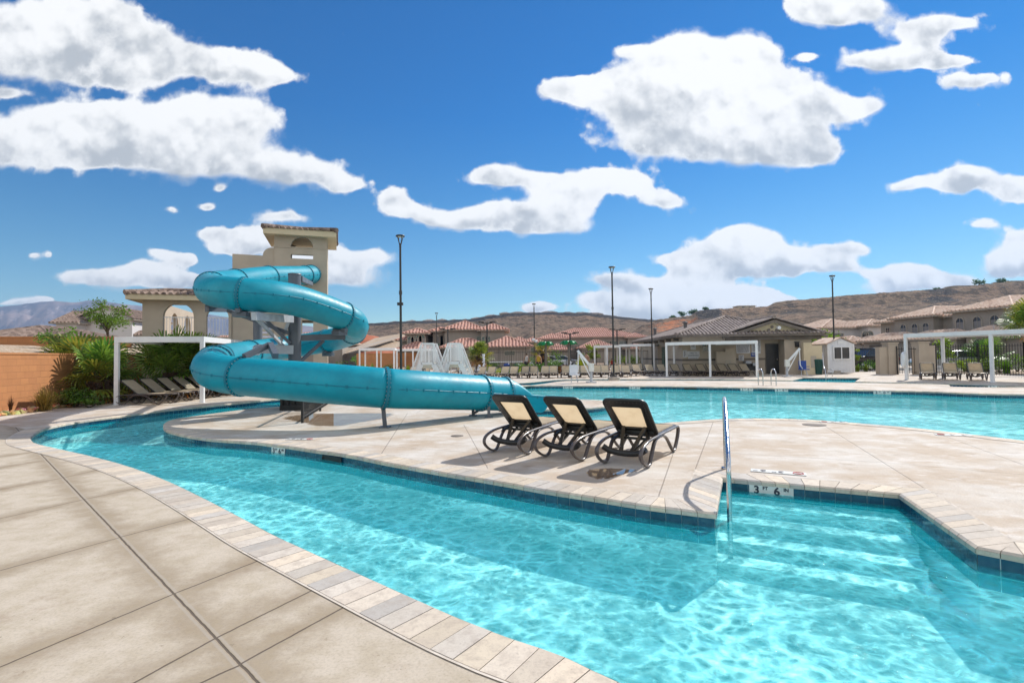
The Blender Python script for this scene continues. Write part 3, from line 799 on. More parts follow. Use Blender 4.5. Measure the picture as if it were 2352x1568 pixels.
# ================================================================== loungers
def make_lounger(back_deg=41,thin=False):
    """local: x across, y from head end (0) to foot end (1.95)"""
    t=thing('sun_lounger','lounger','lounger')
    hw=.30
    prof=[(1.84,.365),(1.4,.362),(.9,.358),(.5,.35),(.30,.335),(.12,.29),(.045,.23),(.06,.16),(.16,.085),(.28,.035),(.36,.026),(.43,.05),(.48,.11),(.56,.21),(.64,.285),(.74,.325),(.9,.335),(1.06,.325),(1.2,.285),(1.34,.20),(1.47,.10),(1.56,.04),(1.63,.026),(1.70,.05),(1.80,.13),(1.88,.22),(1.92,.30),(1.90,.35)]
    for sg in(-1,1):
        m=MB(); m.tube(catmull([Vector((sg*hw,y,z)) for y,z in prof]+[Vector((sg*hw,*prof[0]))],3)[:-1],.029,8,closed=True,flat=.62,upv=(1,0,0))
        m.build('side_frame',MT['lframe'],t)
    # seat
    m=MB(); m.bar((-.26,.86,.355),(-.26,1.86,.365),.05,.04); m.bar((.26,.86,.355),(.26,1.86,.365),.05,.04)
    for y in (.86,1.2,1.55): m.bar((-.29,y,.345),(.29,y,.345),.035,.035)
    m.tube([(-.26,1.86,.365),(-.2,1.92,.36),(0,1.94,.358),(.2,1.92,.36),(.26,1.86,.365)],.025,8)
    m.build('seat_frame',MT['lframe'],t)
    m=MB(); n=10
    for i in range(n+1):
        y=.84+i/n*1.07; ww=.255-(.05 if i==n else 0)
        for k in range(7):
            x=-ww+2*ww*k/6; m.v.append((x,y,.386-.010*(1-(x/ww)**2)))
    for i in range(n):
        for k in range(6):
            m.f.append([i*7+k,i*7+k+1,(i+1)*7+k+1,(i+1)*7+k]); m.c.append(None); m.sm.append(True)
    m.build('seat_sling',MT['sling'],t)
    # rear crossbeam, arms
    m=MB(); m.tube(catmull([(-.30,.26,.25),(-.2,.30,.19),(0,.33,.165),(.2,.30,.19),(.30,.26,.25)],4),.042,8,flat=.8); m.build('rear_crossbeam',MT['lback'],t)
    # backrest: hinge at y=.86 z=.37 leaning back
    an=rad(back_deg); ax=Vector((0,-math.cos(an),math.sin(an))); nz=Vector((0,math.sin(an),math.cos(an))); o=Vector((0,.87,.36)); L=.80
    def BP(x,s,d): return o+Vector((x,0,0))+ax*s+nz*d
    def outl(w0,w1,s0,s1,r,bow,n=6):
        """closed outline of a rounded, slightly bowed rectangle (x,s)"""
        pts=[]
        for (cx,cs,a0) in ((w0-r,s0+r,-PI/2),(w1-r,s1-r,0),(-(w1-r),s1-r,PI/2),(-(w0-r),s0+r,PI)):
            for i in range(n+1):
                a=a0+PI/2*i/n; pts.append([cx+r*math.cos(a),cs+r*math.sin(a)])
        for p in pts:
            f=1-(p[0]/max(w0,w1))**2; mid=(s0+s1)/2
            p[1]+= bow*f*(1 if p[1]>mid else -.3)
            g=1-((p[1]-mid)/((s1-s0)/2))**2; p[0]+= max(g,0)*bow*.45*(1 if p[0]>0 else -1)
        return [tuple(p) for p in pts]
    oo=outl(.285,.292,.0,L,.075,.02); ii=outl(.19,.215,.165,L-.125,.03,.02) if not thin else outl(.25,.255,.05,L-.045,.05,.02)
    m=MB()
    m.panel(BP(0,0,-.020),(1,0,0),ax,oo,[ii],.030,nrm=nz)
    # outer rolled rim
    m.tube([BP(x,s,0) for x,s in oo],.021,8,closed=True,upv=tuple(nz))
    m.tube([BP(x,s,-.016) for x,s in ii],.011,6,closed=True,upv=tuple(nz))
    # stitched edge holes
    m.mat=1; r2=outl(.258,.266,.05,L-.028,.06,.02)
    r2=[Vector((x,s,0)) for x,s in r2]; r2=resample(r2+r2[:1],.055)
    for q in r2:
        if q.y>.12: m.box(BP(q.x,q.y,-.0215),(.010,.020,.004),M=Matrix(((1,0,0),ax,nz)).transposed())
    m.build('backrest_frame',[MT['lback'],MT['vent']],t)
    m=MB(); fo=outl(.272,.278,.02,L-.014,.065,.02); 
    m.add([BP(x,s,.014) for x,s in fo],[tuple(range(len(fo)))]); m.build('backrest_sling',MT['sling'],t)
    # prop struts under the back
    m=MB()
    for sg in(-1,1):
        m.bar(BP(sg*.16,.20,-.02),Vector((sg*.07,.36,.19)),.05,.03); m.bar(BP(sg*.15,.12,-.02),Vector((sg*.25,.50,.30)),.035,.03)
    m.bar(BP(-.26,.10,-.03),BP(.26,.10,-.03),.05,.04); m.bar((-.29,.60,.335),(.29,.60,.335),.06,.03)
    m.bar((-.10,.36,.18),(-.16,.86,.33),.03,.03); m.bar((.10,.36,.18),(.16,.86,.33),.03,.03)
    m.build('backrest_prop',MT['lback'],t)
    return t
def foot_place(rl,rr):
    a=G(*rl);b=G(*rr); d=(b-a); mid=(a+b)/2; ang=math.atan2(d.y,d.x)
    f=Vector((-math.sin(ang),math.cos(ang),0)); o=mid-f*.34; return Vector((o.x,o.y,0)),ang
z8=lambda x,y:(1081.9+.2167*x,885.9+.2167*y)
L0=make_lounger()
gl='three loungers beside the lazy river'
fg=[(z8(1410,820),z8(1890,870),'black resin sun lounger nearest the steel handrail, right of the front three, puddle beneath it'),
    (z8(780,750),z8(1195,800),'middle black resin sun lounger of the front three with its tan back towards the river'),
    (z8(235,695),z8(620,730),'black resin sun lounger of the front three closest to the slide run-out')]
for i,(rl,rr,lab) in enumerate(fg):
    o,a=foot_place(rl,rr)
    if i==0:
        L0.location=o; L0.rotation_euler=(0,0,a); L0['label']=lab; L0['group']=gl; ROOT[L0]=Matrix.Translation(o)@Matrix.Rotation(a,4,'Z')
    else: dup(L0,o,a,lab,gl)
L1=make_lounger(38,True)     # upright back, far rows
ORD=['first','second','third','fourth','fifth','sixth','seventh','eighth','ninth','tenth','eleventh','twelfth','thirteenth','fourteenth','fifteenth','sixteenth','seventeenth','eighteenth','nineteenth']
used=[False]
def far_lounger(px,py,ang,lab,grp,sc_=.92):
    p=G(px,py); f=Vector((-math.sin(ang),math.cos(ang),0)); o=p-f*1.62*sc_; o.z=0
    if not used[0]:
        used[0]=True; L1.location=o; L1.rotation_euler=(0,0,ang); L1.scale=(sc_,)*3; L1['label']=lab; L1['group']=grp
    else: dup(L1,o,ang,lab,grp,sc_)
row=[(1072,869.8),(1097,869.6),(1121.6,869.4),(1152,869.2),(1175.6,869),(1199,868.8),(1222,868.5),(1247,868.3),(1269,868),(1295,867.6),(1318,867.3),(1341,867),(1369,866.7),(1389,866.5),(1413,866.2),(1437,866)]
for k,(x,y) in enumerate(row):
    far_lounger(x+3,y,PI-.12+R.uniform(-.06,.06),'tan sling lounger in the long far row, %s counted from the slide end'%ORD[k],'long row of loungers on the far deck')
for k,(x,y) in enumerate([(975,868),(940,868),(912,868),(1050,862)]):
    far_lounger(x,y,PI+R.uniform(-.2,.2),'tan lounger half hidden above the slide tube, %s from the left beside the white stairs'%ORD[k],'loungers half hidden behind the slide')
row2=[(1433,863.2),(1470,863.2),(1501,863.4),(1529,863.6)]
for k,(x,y) in enumerate(row2):
    far_lounger(x,y,PI+.02,'sunlit tan lounger between the tall lamp and the pergola, %s going right'%ORD[k],'loungers left of the middle pergola')
for k,(x,y) in enumerate([(1447,858.5),(1470,858.5),(1352,861)]):
    far_lounger(x,y,PI+R.uniform(-.3,.3),['tan lounger set back behind the sunlit four, left one','tan lounger set back behind the sunlit four, right one','tan lounger set back near the green palm fountain'][k],'loungers set back from the edge')
row3=[(1563,863.8),(1593,863.9),(1624,864),(1649,864),(1675,864),(1701,864),(1727,864)]
for k,(x,y) in enumerate(row3):
    far_lounger(x,y,PI+.06,'shaded tan lounger under the middle white pergola, %s from its left post'%ORD[k],'loungers under the middle pergola')
for k,(x,y) in enumerate([(2133,872.0),(2188,872.5),(2248,873.4)]):
    far_lounger(x,y,PI-.62,['left','middle','right'][k]+' one of three tan loungers under the right hand pergola','loungers under the right pergola',.98)
for k in range(10):
    o=Vector((-13.6+.02*k,18.0+.86*k,0)); a=-PI/2-.05
    lab='tan lounger under the left pergola, %s from the palm tree'%ORD[k]
    dup(L1,o,a,lab,'loungers under the left pergola',.98)
# ================================================================== pergolas
def pergola(label,p0,p1,depth,h,mid=True,group='white louvred pergolas',nmid=1,post=.13):
    """p0,p1 front post bases (left,right)"""
    d=(p1-p0); W=d.length; ang=math.atan2(d.y,d.x)
    t=thing('pergola',label,'pergola',(p0.x,p0.y,0),ang,group)
    xs=[0,W] if not nmid else [W*i/(nmid+1) for i in range(nmid+2)]
    for y in (0,depth):
        for x in xs:
            m=MB(); m.bb(x-post/2,x+post/2,y-post/2,y+post/2,.012,h-.2); m.bb(x-post*.8,x+post*.8,y-post*.8,y+post*.8,0,.012); m.build('post',MT['white'],t,bevel=.006)
    m=MB(); e=post/2
    m.bb(-e,W+e,-e,e,h-.2,h); m.bb(-e,W+e,depth-e,depth+e,h-.2,h); m.bb(-e,e,e,depth-e,h-.2,h-.002); m.bb(W-e,W+e,e,depth-e,h-.2,h-.002)
    m.build('beam_frame',MT['white'],t,bevel=.006)
    m=MB(); n=int(W/.19)
    for i in range(n):
        x=e+(W-2*e)*(i+.5)/n
        m.box((x,depth/2,h-.10),(.185,depth-2*e,.022),M=Matrix.Rotation(rad(8),3,'Y'))
    m.build('louvre_roof',MT['white'],t)
    return t
uu=Vector((math.cos(rad(18.5)),math.sin(rad(18.5)),0)); vv=Vector((-uu.y,uu.x,0))
pergola('white pergola beside the palm trees on the left, loungers beneath',G(268,930),G(464.5,924.5),8.2,2.33,nmid=0)
pergola('white pergola in front of the tile roofed restroom building',G(1532,864.6),G(1739,865.8),3.2,2.28,nmid=1)
pR0=G(2083,872); pR1=G(2280,878.5)
pergola('white pergola on the right by the iron fence, life ring on its post',pR0,pR0+(pR1-pR0)*2.0,3.4,2.4,nmid=1)
def perg_at(label,xl,xr,Y0,Y1,depth,h,nmid=1): return pergola(label,GX(xl,Y0),GX(xr,Y1),depth,h,nmid=nmid)
perg_at('white pergola left of the tall lamp, above the slide tube',826,905,45,45.5,4.5,2.35,1)
perg_at('white pergola by the brick wall, behind the tall lamp post',912,985,52,52,4,2.35,1)
perg_at('white pergola left of the restroom building, in front of the iron fence',1366,1424,44,43,3,2.3,1)
perg_at('white pergola nearest the restroom side wall, shading loungers',1424,1502,43,42,3.2,2.35,1)
# ================================================================== buildings
def frameM(o,ang): return Matrix.Translation(Vector(o))@Matrix.Rotation(ang,4,'Z')
def hip(mb,fb,x0,x1,y0,y1,ze,p,ov=.55,rib=.46,gable=None,sof=True,th=.16):
    """hip roof over rectangle (local coords). mb tiles, fb fascia/soffit. gable: None,'x' (ridge along x with gable ends), 'y'"""
    x0-=ov;x1+=ov;y0-=ov;y1+=ov; w=x1-x0;d=y1-y0
    z=ze; 
    if gable=='x': r0=(x0,(y0+y1)/2);r1=(x1,(y0+y1)/2); hgt=d/2*p
    elif gable=='y': r0=((x0+x1)/2,y0);r1=((x0+x1)/2,y1); hgt=w/2*p
    elif w>=d: r0=(x0+d/2,(y0+y1)/2);r1=(x1-d/2,(y0+y1)/2); hgt=d/2*p
    else: r0=((x0+x1)/2,y0+w/2);r1=((x0+x1)/2,y1-w/2); hgt=w/2*p
    zr=z+hgt
    A,B,Cc,D=(x0,y0,z),(x1,y0,z),(x1,y1,z),(x0,y1,z); E=(*r0,zr);Fv=(*r1,zr)
    if gable=='x': faces=[[A,B,Fv,E],[Cc,D,E,Fv]]
    elif gable=='y': faces=[[B,Cc,Fv,E],[D,A,E,Fv]]
    elif w>=d: faces=[[A,B,Fv,E],[Cc,D,E,Fv],[D,A,E],[B,Cc,Fv]]
    else: faces=[[A,B,E],[B,Cc,Fv,E],[Cc,D,Fv],[D,A,E,Fv]]
    for f in faces:
        mb.add(f,[tuple(range(len(f)))])
        # barrel ribs running up the slope
        a=Vector(f[0]);b=Vector(f[1]); e=(b-a); L=e.length; e.normalize()
        n=Vector(((f[1][1]-f[0][1]),-(f[1][0]-f[0][0]),0)).normalized()   # outward
        up=Vector((-n.x,-n.y,p)).normalized(); nrm=e.cross(up); 
        if nrm.z<0: nrm=-nrm
        sl=math.sqrt(1+p*p)
        k=int(L/rib)
        for i in range(k):
            s=(i+.5)*L/k
            if gable: run=d/2 if gable=='x' else w/2
            else: run=min(s,L-s,(d/2 if w>=d else w/2))
            if run<.12: continue
            q=a+e*s; t=q+up*(run*sl-.02); r=rib*.36; hh=rib*.36
            pr=[(-r,0),(-r*.6,hh*.8),(0,hh),(r*.6,hh*.8),(r,0)]
            q0=q-up*.05
            vs=[q0+e*x+nrm*y for x,y in pr]+[t+e*x+nrm*y for x,y in pr]
            mb.add(vs,[(j,j+1,j+6,j+5) for j in range(4)]+[(4,3,2,1,0)])
    caps=[(E,Fv)]
    if gable is None: caps+= [(A,E),(D,E),(B,Fv),(Cc,Fv)] if w>=d else [(A,E),(B,E),(Cc,Fv),(D,Fv)]
    for a,b in caps:
        if (Vector(a)-Vector(b)).length<.3: continue
        pts=resample([Vector(a),Vector(b)],.42)
        for q0,q1 in zip(pts,pts[1:]):
            mb.tube([q0+Vector((0,0,.05)),q1+Vector((0,0,.075))],[.13,.105],6)
    # fascia and soffit
    if sof:
        fb.bb(x0+.02,x1-.02,y0+.02,y0+.08,z-th,z-.012); fb.bb(x0+.02,x1-.02,y1-.08,y1-.02,z-th,z-.012)
        fb.bb(x0+.02,x0+.08,y0+.08,y1-.08,z-th,z-.012); fb.bb(x1-.08,x1-.02,y0+.08,y1-.08,z-th,z-.012)
        fb.bb(x0+.08,x1-.08,y0+.08,y1-.08,z-th+.02,z-th+.06)
    return zr
def window(parent,c,u,w,h,n,arch=False,mat='trimw',bars=True,frame=.09,shade=None):
    """window standing proud of the wall; c centre of the wall face, u along wall, n outward"""
    u=Vector(u);n=Vector(n);c=Vector(c)
    def ol(w,h):
        if arch:
            zs=h/2-w/2
            return [(-w/2,-h/2),(w/2,-h/2)]+arc((0,zs),w/2,0,PI,10)
        return [(-w/2,-h/2),(w/2,-h/2),(w/2,h/2),(-w/2,h/2)]
    m=MB(); m.panel(c-n*.02,u,(0,0,1),ol(w+2*frame,h+2*frame),[ol(w,h)],.09,nrm=n)
    if bars:
        m.bar(c+n*.03+Vector((0,0,-h/2)),c+n*.03+Vector((0,0,h/2-(0.02))),.035,.03,up=n)
        m.bar(c+n*.03-u*w/2,c+n*.03+u*w/2,.03,.035)
    f=m.build('window',MT.get(mat) or MT['fascia'],parent)
    m=MB(); m.panel(c-n*.01,u,(0,0,1),ol(w,h),[],.03,nrm=n); m.build('pane',MT['glass'],f)
    if shade:
        m=MB(); hh=h*shade; m.panel(c+n*.024,u,(0,0,1),[(-w/2+.03,h/2-hh),(w/2-.03,h/2-hh),(w/2-.03,h/2-(w/2 if arch else .03)),(-w/2+.03,h/2-(w/2 if arch else .03))],[],.004,nrm=n); m.build('blind',MT['blind'],f)
    return f
MT['trimw']=MT['fascia']
def house(label,cat,o,ang,wallmat,tile,blocks,wins=(),group=None,name='house',extra=None,pitch=.42,doors=()):
    t=thing(name,label,cat,o,ang,group)
    wl=MB();rf=MB();fb=MB()
    for (x0,x1,y0,y1,z0,z1,*rest) in blocks:
        wl.bb(x0,x1,y0,y1,z0,z1-.1)
        if len(rest)>2 and rest[2]:
            ov_,pp=rest[1],rest[0]
            if rest[2]=='y': a_,b_=x0,x1; pts=[((x0,y,0),(1,0,0),(0,1,0)) for y in (y0,y1-.1)]
            else: a_,b_=y0,y1; pts=[((x,y0,0),(0,1,0),(1,0,0)) for x in (x0,x1-.1)]
            L_=b_-a_
            for o_,u_,n_ in pts: wl.panel(o_,u_,(0,0,1),[(0,z1-.1),(L_,z1-.1),(L_,z1+.06+ov_*pp-.05),(L_/2,z1+.06+(L_/2+ov_)*pp-.06),(0,z1+.06+ov_*pp-.05)],[],.1,nrm=n_)
        hip(rf,fb,x0,x1,y0,y1,z1+.06,rest[0] if rest else pitch,ov=rest[1] if len(rest)>1 else .6,gable=rest[2] if len(rest)>2 else None)
    wl.build('wall',MT[wallmat],t); rf.build('roof',MT[tile],t); fb.build('fascia',MT['fascia'],t)
    for (face,a,z,w,h,*k) in wins:
        arch='a' in k; sh=.55 if 's' in k else None
        if face[0]=='f': window(t,(a,face[1],z),(1,0,0),w,h,(0,-1,0),arch,shade=sh)
        elif face[0]=='l': window(t,(face[1],a,z),(0,-1,0),w,h,(-1,0,0),arch,shade=sh)
    for (face,a,w,h,mat,nm) in doors:
        m=MB()
        if face[0]=='f': m.bb(a-w/2,a+w/2,face[1]-.04,face[1]+.02,0.02,h)
        else: m.bb(face[1]-.04,face[1]+.02,a-w/2,a+w/2,0.02,h)
        m.build(nm,MT[mat],t)
    return t
# ---- slide tower
tl=GX(629.8,24.4); TA=rad(18.5)
tw=thing('slide_tower','taupe stucco slide tower with arched lookout and railed pavilion behind the slide','tower',(tl.x,tl.y,0),TA)
WD=2.36
m=MB()
# front wall with arch, slot and lower opening; tower box
out=recth(0,WD,0,7.46)
holes=[archhole(.72,1.72,6.86,6.86,14),recth(.72,1.72,6.30,6.50),recth(1.22,1.72,.05,3.35)]
m.panel((0,0,0),(1,0,0),(0,0,1),out,holes,.22,nrm=(0,1,0))
m.panel((0,2.1,0),(1,0,0),(0,0,1),out,[archhole(.6,1.8,6.5,6.9,14),recth(1.0,2.0,.05,3.35)],.22,nrm=(0,1,0))
m.panel((0,.22,0),(0,1,0),(0,0,1),recth(0,1.88,0,7.46),[recth(.3,1.6,.05,3.2)],.22,nrm=(1,0,0))
m.panel((WD-.22,.22,0),(0,1,0),(0,0,1),recth(0,1.88,0,7.46),[archhole(.4,1.5,6.5,6.9,12),recth(.3,1.6,.05,3.2)],.22,nrm=(1,0,0))
m.bb(.22,WD-.22,.22,2.1,5.9,6.1)
m.build('wall',MT['stucco'],tw)
m=MB(); m.bb(-.03,WD+.03,-.03,0,6.80,6.845); m.bb(-.03,0,0,2.32,6.80,6.845); m.build('band',MT['stucco'],tw)
rf=MB();fb=MB(); hip(rf,fb,0,WD,0,2.32,7.62,.20,ov=.45,rib=.25,th=.28); rf.build('roof',MT['tile_brown'],tw); fb.build('fascia',MT['stucco_cream'],tw)
# wing wall with quarter-round shoulder
m=MB(); q=[(-1.78,0),(0,0),(0,6.78)]+[(-.42+.42*math.sin(a)*1.0-.0,6.36+.40*math.cos(a)) for a in ()]
sh=[(0,6.78),(-.10,6.78)]+[(-.10-.40*math.sin(i/8*PI/2)*1.0,6.38+.40*math.cos(i/8*PI/2)) for i in range(1,9)]
m.panel((0,.06,0),(1,0,0),(0,0,1),[(-1.78,0),(0,0)]+sh+[(-1.78,6.40)],[recth(-.88,-.10,.05,3.45)],.2,nrm=(0,1,0)); m.build('wing_wall',MT['stucco'],tw)
m=MB(); m.panel((-1.78,.26,0),(0,1,0),(0,0,1),recth(0,3.2,0,5.4),[recth(.4,2.8,2.55,4.9)],.2,nrm=(1,0,0)); m.build('side_wall',MT['stucco'],tw)
# stair to the top seen through the openings
m=MB()
for i in range(14): m.bb(-1.5,-.25,.9+.0,1.9,2.5+i*.0+ -2.4+ i*.22,2.5-2.4+i*.22+.05) if False else m.bb(-1.62+i*.10,-1.62+i*.10+.28,1.0,2.0,2.55+i*.25,2.60+i*.25)
m.build('stair_treads',MT['yellowtread'],tw)
m=MB()
for y in(.98,2.02):
    m.bar((-1.65,y,2.5),(-.2,y,6.0),.06,.22); m.bar((-1.65,y,3.4),(-.2,y,6.9),.05,.05)
    for i in range(12): m.bar((-1.62+i*.12,y,2.6+i*.29),(-1.62+i*.12,y,3.45+i*.29),.025,.025)
m.build('stair_railing',MT['white'],tw)
m=MB()
for i in range(16): m.bb(-.85,-.12,.30,.36,.2+i*.2,.2+i*.2+.13)
m.build('slat_screen',MT['yellowtread'],tw)
# pavilion
PX0,PX1,PD=-5.30,-1.80,7.8; RD=1.5; ZF=2.55; ZT=4.22
m=MB()
m.panel((PX0,0,0),(1,0,0),(0,0,1),recth(0,PX1-PX0,0,ZT),[archhole(.78,1.98,ZF,3.45,14),archhole(2.48,3.38,ZF,3.45,14)],.24,nrm=(0,1,0))
m.panel((PX0,.24,0),(0,1,0),(0,0,1),recth(0,PD-.24,0,ZT),[archhole(.9,1.9,ZF,3.35,12),archhole(3.0,4.2,ZF,3.3,12),archhole(5.3,6.6,ZF,3.3,12)],.24,nrm=(1,0,0))
m.bb(PX1-.3,PX1,RD-.3,RD,ZF,ZT); m.bb(PX0+.24,PX1,PD,PD+.24,0,ZF)
m.bb(PX0+.24,PX1,.24,PD,ZF-.2,ZF)
m.build('pavilion_wall',MT['stucco'],tw)
rf=MB();fb=MB(); hip(rf,fb,PX0,PX1,0,RD,ZT+.17,.20,ov=.5,rib=.26,th=.24); rf.build('roof',MT['tile_brown'],tw); fb.build('fascia',MT['stucco_cream'],tw)
for (x0,x1) in ((PX0+.78,PX0+1.98),(PX0+2.48,PX0+3.38)):
    m=MB(); m.bar((x0,.12,ZF+.88),(x1,.12,ZF+.88),.04,.04); m.bar((x0,.12,ZF+.08),(x1,.12,ZF+.08),.03,.03)
    n=int((x1-x0)/.115)
    for i in range(n+1): m.bar((x0+(x1-x0)*i/n,.12,ZF+.06),(x0+(x1-x0)*i/n,.12,ZF+.88),.018,.018)
    m.build('railing',MT['white'],tw)
# ---- restroom
c0=Vector((11.95,36.4,0)); RA=math.atan2(-.075,.997)
rs=thing('restroom_building','low taupe restroom building with grey tile hip roof and gabled porch','building',(c0.x,c0.y,0),RA)
ZE=2.72
m=MB(); m.bb(0,3.0,0,18,0,ZE); m.bb(3.0,9.2,1.0,18,0,ZE); m.bb(6.95,8.75,.05,1.0,0,2.62); m.build('wall',MT['stucco'],rs)
m=MB(); m.bb(-.03,3.03,-.03,0,1.0,1.14); m.bb(-.03,0,0,18,1.0,1.14); m.bb(3.03,6.95,.97,1.0,1.0,1.14); m.build('band',MT['trim'],rs)
rf=MB();fb=MB(); hip(rf,fb,0,8.8,0,18,ZE+.10,.30,ov=.55,rib=.26)
rf.build('roof',MT['tile_grey'],rs); fb.build('fascia',MT['trim'],rs)
# porch gable
rf=MB();fb=MB(); gx0,gx1=2.95,9.35; hip(rf,fb,gx0,gx1,-.1,6.0,ZE+.08,.315,ov=.3,rib=.26,gable='y',sof=False)
rf.build('porch_roof',MT['tile_grey'],rs)
cx=(gx0+gx1)/2; hp=.315*((gx1-gx0)/2)
m=MB(); m.panel((cx,-.06,ZE-.02),(1,0,0),(0,0,1),[(-3.0,0),(3.0,0),(0,3.0*.315)],[],.12,nrm=(0,1,0)); m.build('gable_wall',MT['stucco_cream'],rs)
m=MB(); m.bb(gx0,gx1,-.12,.14,ZE-.32,ZE-.03)
for s in(-1,1): m.bar((cx+s*3.5,-.34,ZE-.15),(cx,-.34,ZE-.15+3.5*.315),.06,.20)
m.build('gable_beam',MT['trim'],rs)
m=MB()
for dx,dz in ((-.28,.42),(.25,.40),(-.05,.62)): m.lathe([(0,0),(.11,0),(.11,.05),(0,.05)],(0,0,0),12) if False else m.tube([(cx+dx,-.08,ZE+dz-.05),(cx+dx,-.13,ZE+dz-.05)],.1,12)
m.build('gable_vent',MT['trim'],rs)
m=MB(); m.tube([(cx+.35,-.07,ZE+.5),(cx+.35,-.30,ZE+.5)],[.14,.12],12); m.build('flood_lamp',MT['white'],rs)
def door(x,y,w,h,mat='dark'):
    m=MB(); m.bb(x-w/2-.06,x+w/2+.06,y-.03,y,0,h+.06); f=m.build('door_frame',MT['trim'],rs)
    m=MB(); m.bb(x-w/2,x+w/2,y-.05,y-.03,0.02,h); d=m.build('door',MT[mat],rs)
    m=MB(); m.bb(x+w/2-.14,x+w/2-.08,y-.09,y-.05,.95,1.1); m.build('handle',MT['steel'],d)
door(6.5,1.0,.85,2.1)
m=MB(); m.bb(-.05,0,5.6,6.6,0.02,2.1); m.build('door',MT['green'],rs)
# white/cream low screen walls
m=MB(); m.bb(2.15,3.45,-.6,-.35,0,1.62); m.bb(2.75,3.45,-.6,-.349,1.62,1.82); m.build('screen_wall',MT['stucco'],rs)
m=MB(); m.bb(7.85,9.05,-.75,-.5,0,1.95); m.bb(7.85,8.4,-.75,-.499,1.95,2.15); m.build('screen_wall',MT['stucco_cream'],rs)
m=MB(); m.bb(8.3,8.65,-.77,-.75,.45,1.25); m.build('panel_door',MT['fascia'],rs)
m=MB(); m.bb(2.75,3.1,-.62,-.6,.35,1.05); m.build('panel_door',MT['fascia'],rs)
window(rs,(1.65,0,1.98),(1,0,0),.55,.6,(0,-1,0))
# vent pipe stacks on the roof
m=MB(); m.cyl((1.9,6.5,ZE+.6),.14,.75,12); m.lathe([(.22,1.30),(.22,1.36),(.0,1.5)],(1.9,6.5,ZE),12); m.build('roof_vent',MT['vent'],rs)
m=MB(); m.cyl((1.2,15.5,ZE+.4),.14,.9,12); m.lathe([(.22,1.25),(.22,1.31),(.0,1.45)],(1.2,15.5,ZE),12); m.build('roof_vent',MT['vent'],rs)
m=MB(); 
for i in range(6): m.bb(-.35,0,1.0+i*2.4,1.2+i*2.4,ZE-.28,ZE-.08)
m.build('rafter_end',MT['trim'],rs)
def loc(root,p): return ROOT[root]@Vector(p)
def textmesh(txt,size,mat,name='lettering',ext=.002):
    cu=bpy.data.curves.new('t','FONT'); cu.body=txt; cu.size=size; cu.align_x='CENTER'; cu.align_y='CENTER'; cu.extrude=ext; cu.space_line=.9; cu.offset=size*.03
    o=bpy.data.objects.new('t',cu); C.objects.link(o)
    dg=bpy.context.evaluated_depsgraph_get(); me=bpy.data.meshes.new_from_object(o.evaluated_get(dg)); bpy.data.objects.remove(o); bpy.data.curves.remove(cu)
    me.name=name; me.materials.clear(); me.materials.append(MT[mat]); return me
def text_on(parent,txt,size,mat,M,name='lettering'):
    o=bpy.data.objects.new(name,textmesh(txt,size,mat)); C.objects.link(o); o.parent=parent; o.matrix_local=M; return o
def sign(label,root,x,y,z,w,h,lines,title=None,color='sign',ink='ink'):
    """board on a wall facing local -y of root; text rows as printed lines"""
    p=loc(root,(x,y-.012,z)); t=thing('sign',label,'sign',p,ROOT[root].to_euler().z,'notice boards on the restroom wall')
    m=MB(); m.bb(-w/2,w/2,-.012,.012,-h/2,h/2); m.build('board',MT[color],t)
    zz=h/2-.07
    if title:
        text_on(t,title,min(.16,h*.3),ink,Matrix.Translation((0,-.014,h/2-.13))@Matrix.Rotation(PI/2,4,'X')); zz-=.2
    m=MB(); k=0
    while zz>-h/2+.05 and k<lines:
        x0=-w/2+.06; 
        while x0<w/2-.1:
            L=min(R.uniform(.03,.12),w/2-.06-x0); m.bb(x0,x0+L,-.0145,-.012,zz-.012,zz+.012); x0+=L+.02
        zz-=.055; k+=1
    m.build('print',MT[ink],t)
sign('small white symbol board under the eave, left of the window',rs,.75,0,1.98,.36,.40,3)
sign('white board reading CALL 911 on the restroom wall',rs,.75,0,1.48,.85,.40,2,'CALL 911')
sign('narrow white strip notice below the CALL 911 board',rs,.75,0,1.22,.7,.13,2)
sign('narrow upright notice left of the CALL 911 board',rs,.17,0,1.5,.26,.5,7)
sign('largest white rules board inside the porch',rs,4.5,1.0,1.98,.95,.98,16)
sign('white rules board right of the largest one, behind the pergola post',rs,5.4,1.0,1.95,.62,.98,14)
sign('small white notice near the porch fountain',rs,4.35,.98,1.16,.36,.42,6)
sign('small blue notice beside the porch fountain',rs,5.2,.98,1.38,.34,.28,3,None,'blue','sign')
# drinking fountain
p=loc(rs,(4.95,.75,0)); t=thing('drinking_fountain','grey wall drinking fountain inside the porch','fountain',p,RA)
m=MB(); m.bb(-.45,-.05,-.2,.25,.75,.95); m.bb(.05,.45,-.2,.25,.6,.8); m.build('basin',MT['palesteel'],t); m=MB(); m.bb(-.4,.4,.0,.24,.25,.75); m.build('body',MT['dark'],t)
# wall lamp
p=loc(rs,(7.75,.05,2.05)); t=thing('wall_lamp','dark lantern on the restroom porch pier','wall lamp',p,RA); m=MB(); m.bb(-.1,.1,-.2,0,-.18,.16); m.bb(-.14,.14,-.24,0,.16,.2); m.build('lantern',MT['dark'],t)
